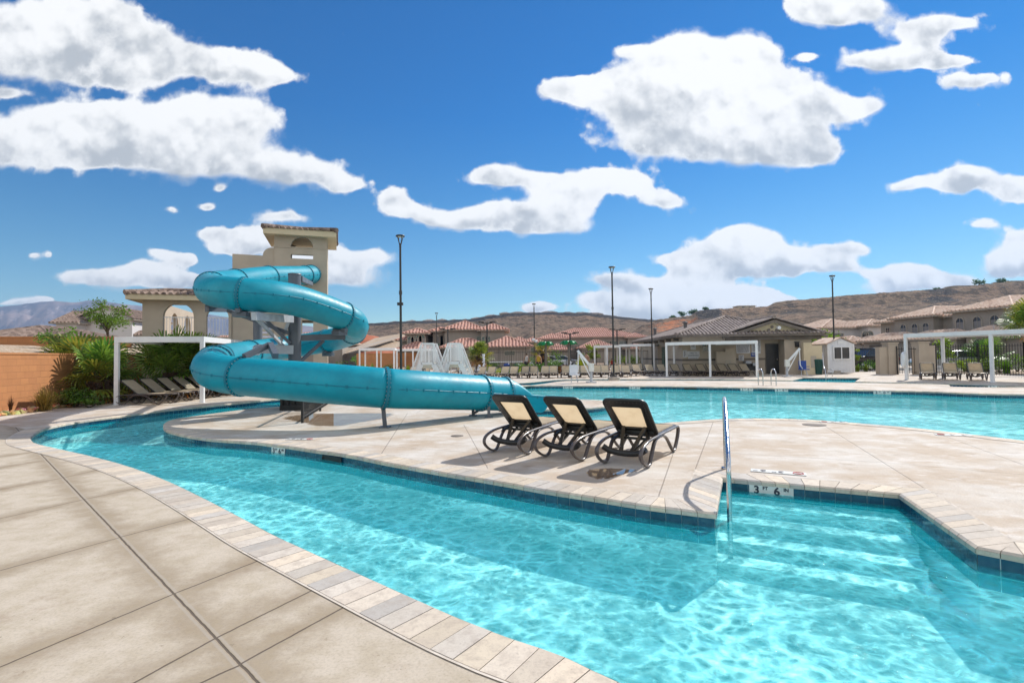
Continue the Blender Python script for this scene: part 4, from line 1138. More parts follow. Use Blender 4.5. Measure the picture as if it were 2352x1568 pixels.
# ---- shed
sc0=GX(1901,36.3); sh_=thing('guard_shed','white lap siding guard shed with gabled roof and sliding windows','shed',(sc0.x,sc0.y,0),0)
m=MB(); w_,d_,e_=1.85,1.95,2.06
m.bb(0,w_,0,d_,.05,e_); m.panel((0,0,e_),(1,0,0),(0,0,1),[(0,0),(w_,0),(w_/2,.40)],[],d_,nrm=(0,1,0))
m.build('wall',MT['whitewood'],sh_)
m=MB()
for i in range(int(w_/.2)): m.bb(i*.2+.1,i*.2+.112,-.012,0,.06,e_+min(.39,(.4-abs((i*.2+.1)-w_/2)*.43)))
for i in range(int(d_/.2)): m.bb(-.012,0,i*.2+.1,i*.2+.112,.06,e_)
m.bb(-.02,.09,-.022,0,.05,e_); m.bb(w_-.09,w_+.02,-.022,0,.05,e_); m.bb(-.022,0,0,.09,.05,e_); m.build('trim_boards',MT['white'],sh_)
m=MB()
for s in(-1,1): m.bar((w_/2+s*(w_/2+.14),d_/2,e_-.045),(w_/2,d_/2,e_+.43),d_+.3,.05,up=None) if False else m.panel((w_/2,-.14,e_+.44),(s*1.0,0,-.434),(0,1,0),recth(0,1.16,0,d_+.28),[],.05,nrm=(s*.398,0,.917))
m.build('roof',MT['tile_tan'],sh_)
def swin(c,u,n,w,h):
    f=window(sh_,c,u,w,h,n,False,mat='white',bars=False,frame=.08)
    m=MB(); c=Vector(c);n=Vector(n); m.bar(c+n*.03+Vector((0,0,-h/2)),c+n*.03+Vector((0,0,h/2)),.07,.04,up=n); m.build('mullion',MT['white'],f)
swin((w_*.52,0,1.42),(1,0,0),(0,-1,0),1.05,.78)
swin((0,d_*.52,1.42),(0,-1,0),(-1,0,0),.95,.78)
m=MB(); m.bb(w_/2-.2,w_/2+.2,-.035,-.013,e_+.03,e_+.2); m.build('gable_vent',MT['white'],sh_)
# ---- houses
def PXX(px,Y): return GX(px,Y).x
S=F
def zat(py,px,Y): return V(px,py,Y).z
# A: two-storey taupe house with red roof, centre
YA=78
def X(px,Y=YA): return PXX(px,Y)
oA=(X(1040),YA,0); ox=oA[0]
def bx(p0,p1,y0,y1,z0,z1,*k): return (X(p0)-ox,X(p1)-ox,y0,y1,z0,z1,*k)
house('taupe two storey house with terracotta roof behind the white stairs','house',oA,0,'stucco_grey','tile_red',
  [bx(1022,1108,0,9,0,5.5,.42),bx(1106,1160,-1.2,8,0,5.35,.40),bx(991,1026,1.5,10,0,5.4,.36),bx(938,978,-1.0,9,0,5.0,.40),bx(912,940,2,8,0,4.1,.36),
   bx(1030,1120,-4.5,0,0,2.75,.45),bx(1118,1212,-5,6,0,2.75,.42),bx(925,1000,-3.5,1,0,2.5,.4)],
  [(('f',-1.0),X(947)-ox,3.6,.9,2.0,'a','s'),(('f',-1.0),X(954.5)-ox,3.6,.9,2.0,'a','s'),(('f',-1.0),X(965)-ox,3.8,.9,2.0,'a','s'),(('f',-1.0),X(972)-ox,3.8,.9,2.0,'a','s'),
   (('f',1.5),X(1008)-ox,3.7,1.0,1.9,'s'),(('f',1.5),X(1016)-ox,3.7,1.0,1.9,'s'),(('f',0),X(1102)-ox,3.6,.9,1.7),(('f',-1.2),X(1114)-ox,3.9,.7,1.0),(('f',-1.2),X(1122)-ox,3.9,.7,1.0),
   (('f',-5),X(1171)-ox,1.9,1.4,.5),(('f',-4.5),X(1068)-ox,1.1,1.6,2.0,'a')])
# C: red roofed house further back
YC=105; oC=(PXX(1205,YC),YC,0)
def cx_(p): return PXX(p,YC)-oC[0]
house('small terracotta roofed house peeking out behind the taupe house','house',oC,0,'stucco_grey','tile_red',[(cx_(1172),cx_(1215),4,14,0,4.4,.42),(cx_(1205),cx_(1243),0,9,0,4.2,.42),(cx_(1236),cx_(1262),-3,4,0,2.6,.42)],[(('f',0),cx_(1228),2.6,1.4,1.4)])
# B: long red roofed house
YB=112; oB=(PXX(1360,YB),YB,0)
def b_(p): return PXX(p,YB)-oB[0]
house('long two storey house with the broadest terracotta roof, behind the green palm fountains','house',oB,0,'stucco_grey','tile_red',
  [(b_(1255),b_(1475),0,14,0,5.3,.30),(b_(1240),b_(1300),-1.5,8,0,5.0,.36),(b_(1440),b_(1482),-1.2,9,0,5.1,.36),(b_(1254),b_(1300),-6,-1.5,0,2.6,.45),(b_(1328),b_(1400),-6,0,0,2.9,.45),(b_(1435),b_(1475),-6,-1.2,0,2.7,.45)],
  [(('f',0),b_(1376),3.9,1.2,1.0),(('f',0),b_(1386),3.9,1.2,1.0),(('f',0),b_(1398),3.9,1.2,1.0),(('f',0),b_(1410),3.6,1.6,1.7),(('f',-1.2),b_(1457),3.7,1.6,1.7),(('f',0),b_(1432),3.6,1.8,1.7),(('f',-1.2),b_(1472),3.7,1.6,1.7)])
# D: white house right of the restroom
YD=80; oD=(PXX(1960,YD),YD,0)
def d_f(p): return PXX(p,YD)-oD[0]
house('pale stucco two storey house behind the white shed','house',oD,0,'stucco_white','tile_tan',
  [(d_f(1900),d_f(2010),1,11,0,5.2,.36),(d_f(1985),d_f(2046),-1,10,0,5.35,.40),(d_f(1855),d_f(1895),0,9,0,4.5,.36),(d_f(1912),d_f(1958),-4,1,0,2.8,.42),(d_f(1965),d_f(2030),-6,-1,0,2.9,.42),(d_f(1945),d_f(2010),-4.6,0,0,2.6,.4)],
  [(('f',0),d_f(1872),3.5,.9,1.6,'a'),(('f',0),d_f(1880),3.5,.9,1.6,'a'),(('f',0),d_f(1888),3.5,.9,1.6,'a'),(('f',1),d_f(1919),3.9,.7,.9),(('f',1),d_f(1930),3.9,.7,.9),(('f',1),d_f(1942),3.9,.7,.9),(('f',-1),d_f(1978),3.6,.9,2.0,'a'),(('f',-1),d_f(1989),3.6,.9,2.0,'a'),(('f',-6),d_f(2023),1.3,1.5,2.2,'a')])
# E: right taupe houses: facade runs towards the viewer
oE=GX(2060,66); eE=GX(2352,50.5); dE=(eE-oE); AE=math.atan2(dE.y,dE.x)   # local +x runs along facade towards viewer, local -y faces left? 
LE=dE.length
tE=house('long taupe two storey house with arched windows and tan tile roof, on the right','house',(oE.x,oE.y,0),AE,'stucco_grey','tile_tan',
  [(-.2,5.5,-.0,9,0,5.55,.36),(5.0,8.6,1.2,10,0,5.4,.34),(8.0,14.6,.0,10,0,5.75,.34),(13.6,26,.6,11,0,5.9,.36),(-4.0,.3,1.2,8,0,5.3,.36),(-1.5,5.0,-3.2,0,0,2.75,.4),(5.0,11.5,-3.0,0,0,2.75,.42),(12.2,15.2,-2.6,0,0,3.0,.42),(15.2,26,-1.4,.6,0,2.7,.3)],
  [(('f',0),1.2,3.75,.85,2.1,'a','s'),(('f',0),2.9,3.75,.85,2.1,'a','s'),(('f',0),4.5,3.75,.85,2.1,'a','s'),(('f',0),8.9,3.9,.9,2.3,'a','s'),(('f',0),10.9,3.9,.9,2.3,'a','s'),(('f',0),12.8,3.9,.9,2.3,'a','s'),
   (('f',.6),17.4,4.3,1.0,1.0),(('f',.6),20.2,4.4,1.0,1.0),(('f',-2.6),13.7,1.4,1.7,2.5,'a'),(('f',-1.4),18.6,1.5,1.8,1.9),(('f',1.2),-1.2,4.2,.6,.8),(('f',1.2),-2.8,4.2,.6,.8)],
  doors=[(('f',-3.2),1.8,4.6,2.3,'trim','garage_door'),(('f',-3.0),8.2,4.8,2.3,'trim','garage_door')])
# left houses
YF=70; oF=(PXX(180,YF),YF,1.75)
def f_(p): return PXX(p,YF)-oF[0]
house('cream two storey house with gable roof beyond the palms','house',oF,rad(8),'stucco_white','tile_brown',
  [(f_(122),f_(165),1,9,0,5.0,.40,.6,'x'),(f_(150),f_(265),3,13,0,5.6,.46,.6,'y'),(f_(255),f_(325),4,12,0,3.4,.4)],
  [(('f',1),f_(135),4.0,1.0,1.0),(('f',1),f_(147),4.0,1.0,1.0),(('f',3),f_(200),4.6,.6,.6)])
YG=40; oG=(PXX(40,YG),YG,0)
def g_(p): return PXX(p,YG)-oG[0]
MT['garage']=MT['trim']
house('low house with wide brown roof beyond the block wall, far left','house',oG,rad(4),'trim','tile_brown',[(g_(-160),g_(118),0,12,0,2.9,.28,.9)],[(('f',0),g_(20),1.9,3.4,1.5),(('f',0),g_(70),1.9,4.6,1.5)])
YH=95; oH=(PXX(90,YH),YH,0)
house('pale low house with grey gable roof between the brown roof and the cream house','house',oH,0,'stucco_white','tile_grey',[(-4,4,0,9,0,3.6,.4),(-12,-3,3,12,0,3.8,.3)],[(('f',0),0,2.6,1.5,1)])
YI=120; oI=(PXX(318,YI),YI,0)
house('pale house with grey roof glimpsed left of the slide pavilion','house',oI,0,'stucco_white','tile_grey',[(-6,7,0,9,0,4.6,.3),(-9,-3,-2,4,0,3.2,.35)],[(('f',0),2,3,1.5,1)])
for k,(px,Y,w) in enumerate([(505,110,12),(545,120,10),(712,100,12),(742,115,11)]):
    house(['house with red roof seen through the slide tower pavilion, left','house with tan roof seen through the slide tower pavilion, right','house with red roof seen under the slide tower, left','house with tan roof seen under the slide tower, right'][k],'house',(PXX(px,Y),Y,0),R.uniform(-.2,.2),'stucco_grey',['tile_red','tile_tan'][k%2],[(-w/2,w/2,0,9,0,4.6,.4),(-w/3,w/5,-3,0,0,2.8,.4)],[(('f',0),-2,3.4,1.3,1.2),(('f',0),2,3.4,1.3,1.2)],group='distant houses behind the slide tower')
# ---- block walls on the left
def wallrun(label,a,b,h,th=.2,mat='orangewall',name='block_wall',z0=0.0,cap=True):
    a=Vector(a);b=Vector(b); d=b-a; L=d.length; ang=math.atan2(d.y,d.x)
    t=thing(name,label,'wall',(a.x,a.y,z0),ang)
    m=MB(); m.bb(0,L,-th/2,th/2,0,h-(.06 if cap else 0)); m.build('wall_blocks',MT[mat],t)
    if cap:
        m=MB(); m.bb(0,L,-th/2-.02,th/2+.02,h-.06,h); m.build('wall_cap',MT[mat],t)
    return t
wd=Vector((-.26,.966,0)); w0=Vector((-15.15,15.3,0))
wallrun('orange concrete block wall behind the palm trees',w0-wd*9,w0+wd*14,1.80)
# raised gravel terrace and second wall behind
g=MB()
pA=[w0-wd*9+Vector((-.1,0,0)),w0+wd*16+Vector((-.1,0,0))]
q=[(pA[0].x,pA[0].y,1.55),(pA[1].x,pA[1].y,1.55),(pA[1].x-5,pA[1].y+3,2.3),(pA[0].x-8,pA[0].y+3,2.3),(pA[1].x-25,pA[1].y+6,2.3),(pA[0].x-30,pA[0].y+3,2.3)]
g.add(q,[(0,1,2,3),(3,2,4,5)]); struct(g.build('terrace_ground',MT['gravel']))
wallrun('low orange block wall on the gravel terrace, with a post',(-36,21.0,0),(-19.5,26.5,0),.52,z0=2.22)
p=Vector((-24.0,24.9,0)); 
wallrun('brown brick wall behind the far left pergolas',(PXX(820,58),58,0),(PXX(965,56),56,0),2.0)
# ================================================================== lamps
def make_lamp(h,foot=True):
    t=thing('lamp_post','lamp','lamp post')
    if foot:
        m=MB(); m.lathe([(0,.20),(.33,.20),(.36,.17),(.36,-.02)],(0,0,0),24); m.build('footing',MT['concrete'],t)
    m=MB(); z=.2 if foot else 0
    m.bb(-.15,.15,-.15,.15,z,z+.08); m.tube([(0,0,z),(0,0,h-.5)],[.06,.045],12); m.tube([(0,0,h*.62),(0,0,h*.62+.16)],.07,10); m.build('pole',MT['bronze'],t)
    m=MB()
    for k in range(4):
        a=PI/4+k*PI/2; m.bar((.03*math.cos(a),.03*math.sin(a),h-.46),(.14*math.cos(a),.14*math.sin(a),h-.07),.025,.025)
    m.tube([(0,0,h-.52),(0,0,h-.36)],[.055,.035],10); m.build('yoke',MT['bronze'],t)
    m=MB(); m.lathe([(0,h),(.18,h-.01),(.20,h-.04),(.19,h-.07),(0,h-.07)],(0,0,0),20); m.build('lamp_head',MT['bronze'],t)
    m=MB(); m.lathe([(0,h-.074),(.14,h-.074),(.12,h-.095),(0,h-.1)],(0,0,0),16); m.build('lens',MT['chalk'],t)
    return t
lps=[(921,540,22.4,'tall black lamp post rising behind the slide run-out, tallest in view',True),
     (1408,612,None,'tall black lamp post on round footing at the far pool edge by the pool lift',True),
     (1913,632,None,'tall black lamp post on round footing in front of the white shed',True),
     (1498,662,41.6,'black lamp post beside the restroom side wall, between two pergolas',False),
     (1228,697,52,'black lamp post with two white speakers, behind the green palm fountain',False),
     (1003.5,718,62,'short looking distant lamp post in front of the taupe house',False)]
for k,(px,py,Y,lab,ft) in enumerate(lps):
    if k==1: g0=G(1410,873)
    elif k==2: g0=G(1918,857)
    else: g0=GX(px,Y)
    h=V(px,py,g0.y).z
    lm=make_lamp(h,ft); lm.location=(g0.x,g0.y,0); lm['label']=lab; lm['group']='lamp posts around the pools'
    if k==4:
        for dx,z in ((-.12,3.1),(.14,2.95)):
            m=MB(); m.lathe([(0,-.14),(.13,-.12),(.15,0),(.13,.12),(0,.14)],(dx,-.1,z),12); m.build('speaker',MT['white'],lm)
    if k==0:
        m=MB(); m.bb(-.12,.12,-.16,0,h*.55,h*.55+.12); m.build('sensor',MT['bronze'],lm)
# court flood lights with T heads
for k,(px,py,Y,lab) in enumerate([(1119.3,741,53,'black court light pole with flat T head right of the taupe house'),(1029,756,55,'black court light pole with flat T head in front of the taupe house'),(1310,765,50,'black court light pole with crossed heads behind the right green palm fountain'),(1418,757,55,'black court light pole behind the white pergola left of the restroom')]):
    g0=GX(px,Y); h=V(px,py,Y).z
    t=thing('court_light',lab,'light pole',(g0.x,g0.y,0),0,'court light poles')
    m=MB(); m.tube([(0,0,0),(0,0,h)],[.08,.07],8); m.build('pole',MT['bronze'],t)
    m=MB(); m.bar((-.55,0,h-.05),(.55,0,h-.05),.07,.07); m.bb(-.85,-.3,-.3,.3,h,h+.09); m.bb(.3,.85,-.3,.3,h,h+.09); m.build('lamp_head',MT['bronze'],t)
# ================================================================== fences
def fence(label,pts,h,sp=.115,post=2.4,name='iron_fence',r=.009,z0=.06,th=.02,pw=.05):
    a0=Vector(pts[0]); t=thing(name,label,'fence',(a0.x,a0.y,0))
    pk=MB();rl=MB()
    for a,b in zip(pts,pts[1:]):
        a=Vector(a)-a0;b=Vector(b)-a0; L=(b-a).length; n=max(1,int(L/sp))
        for zz in (h-.12,z0+.08): rl.bar(a+Vector((0,0,zz)),b+Vector((0,0,zz)),.035,.035)
        for i in range(1,n): 
            p=a.lerp(b,i/n); pk.bar(p+Vector((0,0,z0)),p+Vector((0,0,h)),th,th)
        k=max(1,round(L/post))
        for i in range(k+1):
            p=a.lerp(b,i/k); m=MB(); m.bar(p,p+Vector((0,0,h+.05)),pw,pw); m.box(p+Vector((0,0,h+.06)),(pw*1.3,pw*1.3,.025)); m.build('post',MT['dark'],t)
    pk.build('pickets',MT['dark'],t); rl.build('rails',MT['dark'],t); return t
fence('short black picket fence standing on the deck below the slide',[G(694.5,971),G(764,925)],1.0,.11,3,th=.013)
fence('black iron fence across the car park side, between white shed and stucco pillar',[GX(1866+100,39.5),GX(2024,38.2)],1.75)
fence('black iron fence on the right behind the three shaded loungers',[GX(2150,31.5),GX(2352,28.8),GX(2500,27)],1.85)
fence('tall black mesh court fence left of the restroom, in front of the houses',[GX(1100,47),GX(1250,46.5),GX(1370,46.5),GX(1520,50)],1.95,.16,2.6)
def chain(label,a,b,h):
    return fence(label,[a,b],h,.35,3.2,th=.012)
chain('thin court fence behind the small palm and fountain jets',GX(1085,58.5),GX(1330,58.5),2.6)
# gate and pillars
p0=GX(2060,33.4);p1=GX(2111,32.8)
fence('black iron pool gate between two stucco pillars',[p0,p1],1.75,.12,1.4,name='iron_gate')
def pillar(label,xl,xr,Y,h,h2,tall_right):
    o=GX(xl,Y); w=GX(xr,Y).x-o.x
    t=thing('stucco_pillar',label,'pillar',(o.x,o.y,0),-.1)
    m=MB(); a,b=(w*.45,w) if tall_right else (0,w*.55)
    c0,c1=(0,w*.45) if tall_right else (w*.55,w)
    m.bb(a,b,0,.7,0,h); m.bb(c0,c1,.12,.6,0,h2); m.build('shaft',MT['stucco'],t)
    m=MB(); m.bb(a-.04,b+.04,-.04,.74,h,h+.08); m.build('cap',MT['stucco'],t)
pillar('stepped taupe stucco pillar left of the gate, beside the white shed',2023,2061,33.6,2.0,1.78,True)
pillar('stepped taupe stucco pillar right of the gate, behind the pergola',2111,2152,32.6,2.0,1.82,False)
# ================================================================== white crossing stairs
def wstair(label,px0,px1,Y):
    a=GX((px0+px1)/2,Y); w=(px1-px0)*Y/F
    t=thing('crossing_stairs',label,'stairs',(a.x,a.y,0),0,'white up-and-over stairs')
    pw=w*.17; zp=1.22; hg=1.0; D=1.25
    m=MB()
    m.bb(-pw,pw,0,D,zp-.06,zp); m.bb(-pw,pw,-.02,.02,zp-.3,zp-.07)
    for s in(-1,1):
        for i in range(5):
            x=s*(pw+(w/2-pw)*(i+.5)/5); z=zp*(1-(i+1)/6)
            m.bb(x-.16,x+.16,.03,D-.03,z-.05,z)
    m.build('treads',MT['yellowtread'],t)
    for y in(0,D):
        m=MB()
        for s in(-1,1):
            m.bar((s*pw,y,zp-.1),(s*w/2,y,.02),.07,.24); m.bar((s*pw,y,zp+hg),(s*w/2,y,hg*.55),.055,.055); m.bar((s*w/2,y,0),(s*w/2,y,hg*.55),.05,.05); m.bar((s*pw,y,0),(s*pw,y,zp+hg),.05,.05)
        m.bar((-pw,y,zp+hg),(pw,y,zp+hg),.055,.055); m.bar((-pw,y,zp-.05),(pw,y,zp-.05),.05,.14)
        m.build('frame',MT['white'],t)
        m=MB(); n=int(w/.05)
        for i in range(1,n):
            x=-w/2+w*i/n; f=max(0,(abs(x)-pw)/(w/2-pw)); zt=(zp+hg)*(1-f)+hg*.55*f; zb=(zp+.05)*(1-f)+.1*f
            m.bar((x,y,zb),(x,y,zt),.022,.022)
        m.build('balusters',MT['white'],t)
    m=MB()
    for i in range(10): 
        m.bar((-pw,D,zp),(-pw,D,zp),.02,.02)
    return t
wstair('white up-and-over stairs with baluster sides, nearer the tall lamp',941,1022,27)
wstair('white up-and-over stairs with baluster sides, nearer the fountain jets',1003,1082,27.6)
# ================================================================== splash palms and jets
def splash(label,px,pyt,Y):
    a=GX(px,Y); h=V(px,pyt,Y).z
    t=thing('palm_fountain',label,'fountain',(a.x,a.y,0),R.random(),'green palm tree fountains')
    m=MB(); m.tube([(0,0,0),(0,0,h)],[.1,.085],10); m.build('pole',MT['trim'],t)
    for k in range(6):
        m=MB(); an=k*PI/3; c,s=math.cos(an),math.sin(an); n=8
        for i in range(n+1):
            f=i/n; r=.08+.55*f; z=h+.18*math.sin(f*PI*.75)-.30*f*f; w=.16*math.sin(min(f*1.25+.12,1)*PI*.62)+.02 if f<.98 else .08
            for sg,dz in((-1,-.10),(0,.0),(1,-.10)):
                m.v.append((c*r-s*w*sg,s*r+c*w*sg,z+dz*w*3))
        for i in range(n):
            for j in range(2): m.f.append([i*3+j,i*3+j+1,(i+1)*3+j+1,(i+1)*3+j]); m.c.append(None); m.sm.append(True)
        m.build('frond',MT['greenleaf'],t,solid=.03)
splash('green plastic palm tree fountain on thin pole, left one',1253.6,787,37)
splash('green plastic palm tree fountain on thin pole, right and taller one',1306.5,785,36)
def jet(label,px,y0,Y,h,w,seed):
    r=random.Random(seed); a=GX(px,Y); t=MB()
    for i in range(130):
        f=r.random(); z=h*f; s=.018+.022*r.random(); sp=w*(.25+.75*(1-f) if f<.8 else .5)
        x,y=r.gauss(0,sp*.5),r.gauss(0,sp*.5)
        t.lathe([(0,s*2.0),(s*.8,s*.8),(s,-s*.4),(0,-s*1.4)],(x,y,z),5)
    o=t.build('water_jet',MT['spray']); o.location=a; return tag(o,label,'water jet','water jets on the splash pad')
jet('tallest white water jet beside the small palm',1111,0,37,1.65,.20,1)
jet('short white water jet left of the tallest jet',1101,0,38,.85,.22,2)
jet('small white water jet behind the loungers left of the pool lift',1309,0,38.5,1.05,.16,3)
jet('low white water jet right of the slide flanges',1098,0,36,.6,.2,4)
# ================================================================== pool lifts
def lift(label,px,py,ang,s):
    a=G(px,py); t=thing('pool_lift',label,'pool lift',(a.x,a.y,0),ang,'white pool lifts')
    m=MB(); m.bb(-.22,.22,-.28,.28,0,.06); m.tube([(0,0,.05),(0,0,1.0)],.075,10); m.build('base_post',MT['palesteel'],t)
    m=MB(); m.bb(-.13,.13,-.16,.06,.62,1.05); m.build('control_box',MT['chalk'],t)
    m=MB(); m.bar((0,0,.85),(s*.75,-.1,1.75),.09,.12); m.bar((s*.06,0,.35),(s*.62,-.08,1.5),.05,.05); m.build('arm',MT['white'],t)
    m=MB(); m.bar((s*.72,-.1,1.72),(s*.74,-.1,.72),.045,.045); m.bar((s*.74,-.1,.72),(s*.9,-.1,.45),.045,.045); m.build('hanger',MT['white'],t)
    m=MB(); m.bb(s*.95-.25,s*.95+.25,-.33,.13,.42,.48); m.bb(s*.95-.22,s*.95+.22,.08,.13,.48,.98); m.bar((s*.75,-.3,.62),(s*1.2,-.3,.62),.04,.04); m.build('seat',MT['whitewood'] if s<0 else MT['blue'],t)
    m=MB(); m.bar((s*.95-.15,-.1,.42),(s*.95-.2,-.25,.05),.04,.04); m.bar((s*.95+.1,-.1,.42),(s*.95+.15,-.25,.05),.04,.04); m.build('footrest',MT['palesteel'],t)
lift('white pool lift with slanted arm before the long row of loungers',1358,878.5,.1,-1)
lift('white pool lift with blue seat in front of the restroom porch',1808,864.5,-.15,1)
# ================================================================== rails
def bentrail(label,pts,r=.024,name='handrail',plates=(),grp=None):
    a=Vector(pts[0]); a.z=0; t=thing(name,label,'handrail',(a.x,a.y,0),0,grp)
    m=MB(); m.tube(catmull([Vector(p)-a for p in pts],6),r,12); m.build('tube',MT['steel'],t)
    m=MB()
    for p in plates: m.lathe([(0,.016),(.05,.014),(.058,.005),(.058,0)],Vector(p)-a,16)
    if plates: m.build('escutcheon',MT['steel'],t)
    return t
hb=G(1667,1075); hb.z=.005
ht=V(1674,912,hb.y-.0).z
d2=(G(1676,1190,WZ)); 
fwd=Vector((d2.x-hb.x,d2.y-hb.y,0))
A_=hb; 
pts=[hb,hb+Vector((0,0,.3)),hb+Vector((0,0,ht-.10)),hb+fwd*.05+Vector((0,0,ht-.02)),hb+fwd*.22+Vector((0,0,ht)),hb+fwd*.45+Vector((0,0,ht-.06)),hb+fwd*.85+Vector((0,0,ht-.36)),hb+fwd*1.0+Vector((0,0,ht-.52)),hb+fwd*1.02+Vector((0,0,ht-.75)),hb+fwd*1.02+Vector((0,0,-.55))]
bentrail('polished steel handrail at the steps into the river, foreground',pts,.024,plates=(hb,))
for k,(px,lab) in enumerate([(1742,'left curved ladder rail at the far pool edge'),(1771.5,'right curved ladder rail at the far pool edge')]):
    b=G(px,884.5); e=Vector((0,-.45,0)); 
    bentrail('steel '+lab,[b,b+Vector((0,0,.5)),b+Vector((0,-.05,.68)),b+Vector((0,-.22,.76)),b+e+Vector((0,.02,.62)),b+e+Vector((0,0,.3)),b+e+Vector((0,-.02,-.6))],.022,'ladder_rail',grp='ladder rails at the far pool edge')
b=G(1898,874.5,WZ); 
bentrail('slanted steel handrail rising from the spa steps by the shed lamp',[b+Vector((0,0,-.4)),b+Vector((0,.05,.45)),b+Vector((.1,.35,.75)),b+Vector((.32,.75,.85)),b+Vector((.38,.9,1.45)),b+Vector((.44,.98,1.5))],.022)
b=G(1912,864.5); bentrail('short steel post behind the spa by the lamp footing',[b,b+Vector((0,0,.35)),b+Vector((0,.1,.42)),b+Vector((0,.4,.42)),b+Vector((0,.5,.3)),b+Vector((0,.5,0))],.02)
# ================================================================== bins
def can(label,px,py,mat,h=.92,r=.27,hood=False):
    a=G(px,py); t=thing('litter_bin',label,'litter bin',(a.x,a.y,0))
    m=MB(); m.lathe([(r*.82,.02),(r*.88,h*.5),(r,h*.9),(r*1.12,h*.97),(r*1.12,h),(r*.9,h),(r*.85,h-.1)],(0,0,0),24); m.build('body',MT[mat],t)
    m=MB()
    for k in range(22):
        an=2*PI*k/22; c,s=math.cos(an),math.sin(an); m.bar((c*r*.84,s*r*.84,.04),(c*(r+.015),s*(r+.015),h*.92),.03,.02)
    m.build('slats',MT[mat],t)
    m=MB(); m.lathe([(r*1.02,h),(r*1.0,h+.03),(r*.4,h+.05),(r*.35,h+.02)],(0,0,0),20); m.build('rim',MT[mat],t)
can('dark green slatted litter bin in front of the white shed',1878.5,859.5,'green',.98,.30)
can('dark green litter bin behind the shaded loungers by the restroom wall',1567,857,'green',.95,.3)
can('blue litter bin between the far loungers, left of the green one',1164,860,'blue',.85,.22)
can('dark green litter bin between the far loungers, right of the blue one',1187,859,'green',.8,.22)
# ================================================================== life ring
q=pR0+Vector((-.02,-.02,0)); z=V(2073,827,q.y).z
lr=thing('life_ring','white life ring hanging on the left post of the right pergola','life ring',(q.x-.16,q.y-.03,z-.25),-.5)
m=MB(); m.tube([(.0,.27*math.cos(a),.25+.34*math.sin(a)) for a in [2*PI*k/24 for k in range(24)]],.085,10,closed=True,upv=(1,0,0)); m.build('ring',MT['white'],lr)
m=MB(); m.tube([(.02,.36*math.cos(a),.25+.44*math.sin(a)) for a in [2*PI*k/24 for k in range(24)]],.01,6,closed=True,upv=(1,0,0)); m.build('grab_rope',MT['chalk'],lr)
# ================================================================== cars
def car(label,px,Y,ang,paint,kind='sedan',s=1.0):
    a=GX(px,Y); t=thing('parked_car',label,'car',(a.x,a.y,0),ang)
    suv=kind=='suv'; hh=1.78 if suv else 1.46
    prof=[(-2.25,.42),(-2.28,.75),(-2.15,.95 if not suv else 1.05),(-1.35,1.02 if not suv else 1.12),(1.2,1.02 if not suv else 1.12),(2.05,.92 if not suv else 1.0),(2.28,.75),(2.28,.42),(1.85,.30),(-1.85,.30)]
    if not suv: cab=[(-1.75,1.0),(-1.15,1.36),(-.5,hh),(.35,hh-.02),(1.15,1.02)]
    else: cab=[(-2.18,1.08),(-2.02,1.62),(-1.6,hh),(.35,hh-.02),(1.15,1.12)]
    def ext(m,pr,w0,wf):
        n=len(pr); vs=[]
        for sg in(-1,1):
            for x,z in pr: vs.append((x,sg*wf(x,z),z))
        fs=[tuple(range(n))[::-1],tuple(range(n,2*n))]+[(i,(i+1)%n,n+(i+1)%n,n+i) for i in range(n)]
        m.add(vs,fs)
    m=MB(); ext(m,prof,.9,lambda x,z:.90-(.10 if abs(x)>2 else 0)-(.03 if z<.5 else 0)); m.build('body',MT[paint],t,bevel=.07)
    m=MB(); ext(m,cab,.7,lambda x,z:.84 if z<1.15 else .66); m.build('cabin_glass',MT['glass'],t)
    top=[p for p in cab if p[1]>1.3]
    m=MB(); m.bb(top[0][0]+.25,top[-1][0]+.05,-.64,.64,hh-.03,hh+.03); 
    for sg in(-1,1):
        for i in range(len(cab)-1):
            p,q=cab[i],cab[i+1]; wy=lambda z:(.845 if z<1.15 else .665)
            m.bar((p[0],sg*wy(p[1]),p[1]),(q[0],sg*wy(q[1]),q[1]),.05,.05)
        m.bar((-.2,sg*.845,1.08),(-.25,sg*.665,hh),.07,.04)
    m.build('roof',MT[paint],t,bevel=.02)
    for sx in(-1.4,1.42):
        for sg in(-1,1):
            m=MB(); m.tube([(sx,sg*.70,.34),(sx,sg*.92,.34)],.34,20); w=m.build('wheel',MT['rubber'],t)
            m=MB(); m.tube([(sx,sg*.90,.34),(sx,sg*.935,.34)],.22,14); m.build('rim',MT['palesteel'],w)
    for sg in(-1,1):
        m=MB(); m.bb(2.18,2.27,sg*.62-.18,sg*.62+.18,.72,.86); m.build('headlight',MT['chalk'],t)
        m=MB(); m.bb(-2.27,-2.18,sg*.68-.12,sg*.68+.12,.78,.95); m.build('tail_light',MT['redink'],t)
    t.scale=(s,)*3
    return t
car('black sport utility vehicle parked behind the iron fence beside the white shed',1996,45,PI+.15,'carblack','suv')
car('white car in the car park behind the left green palm fountain',1258,62,.1,'carwhite')
car('silver car in the car park between the two green palm fountains',1288,62.5,.1,'carsilver')
car('pale silver car behind the gate pillar and the left shaded lounger',2178,37.5,PI-.3,'carsilver')
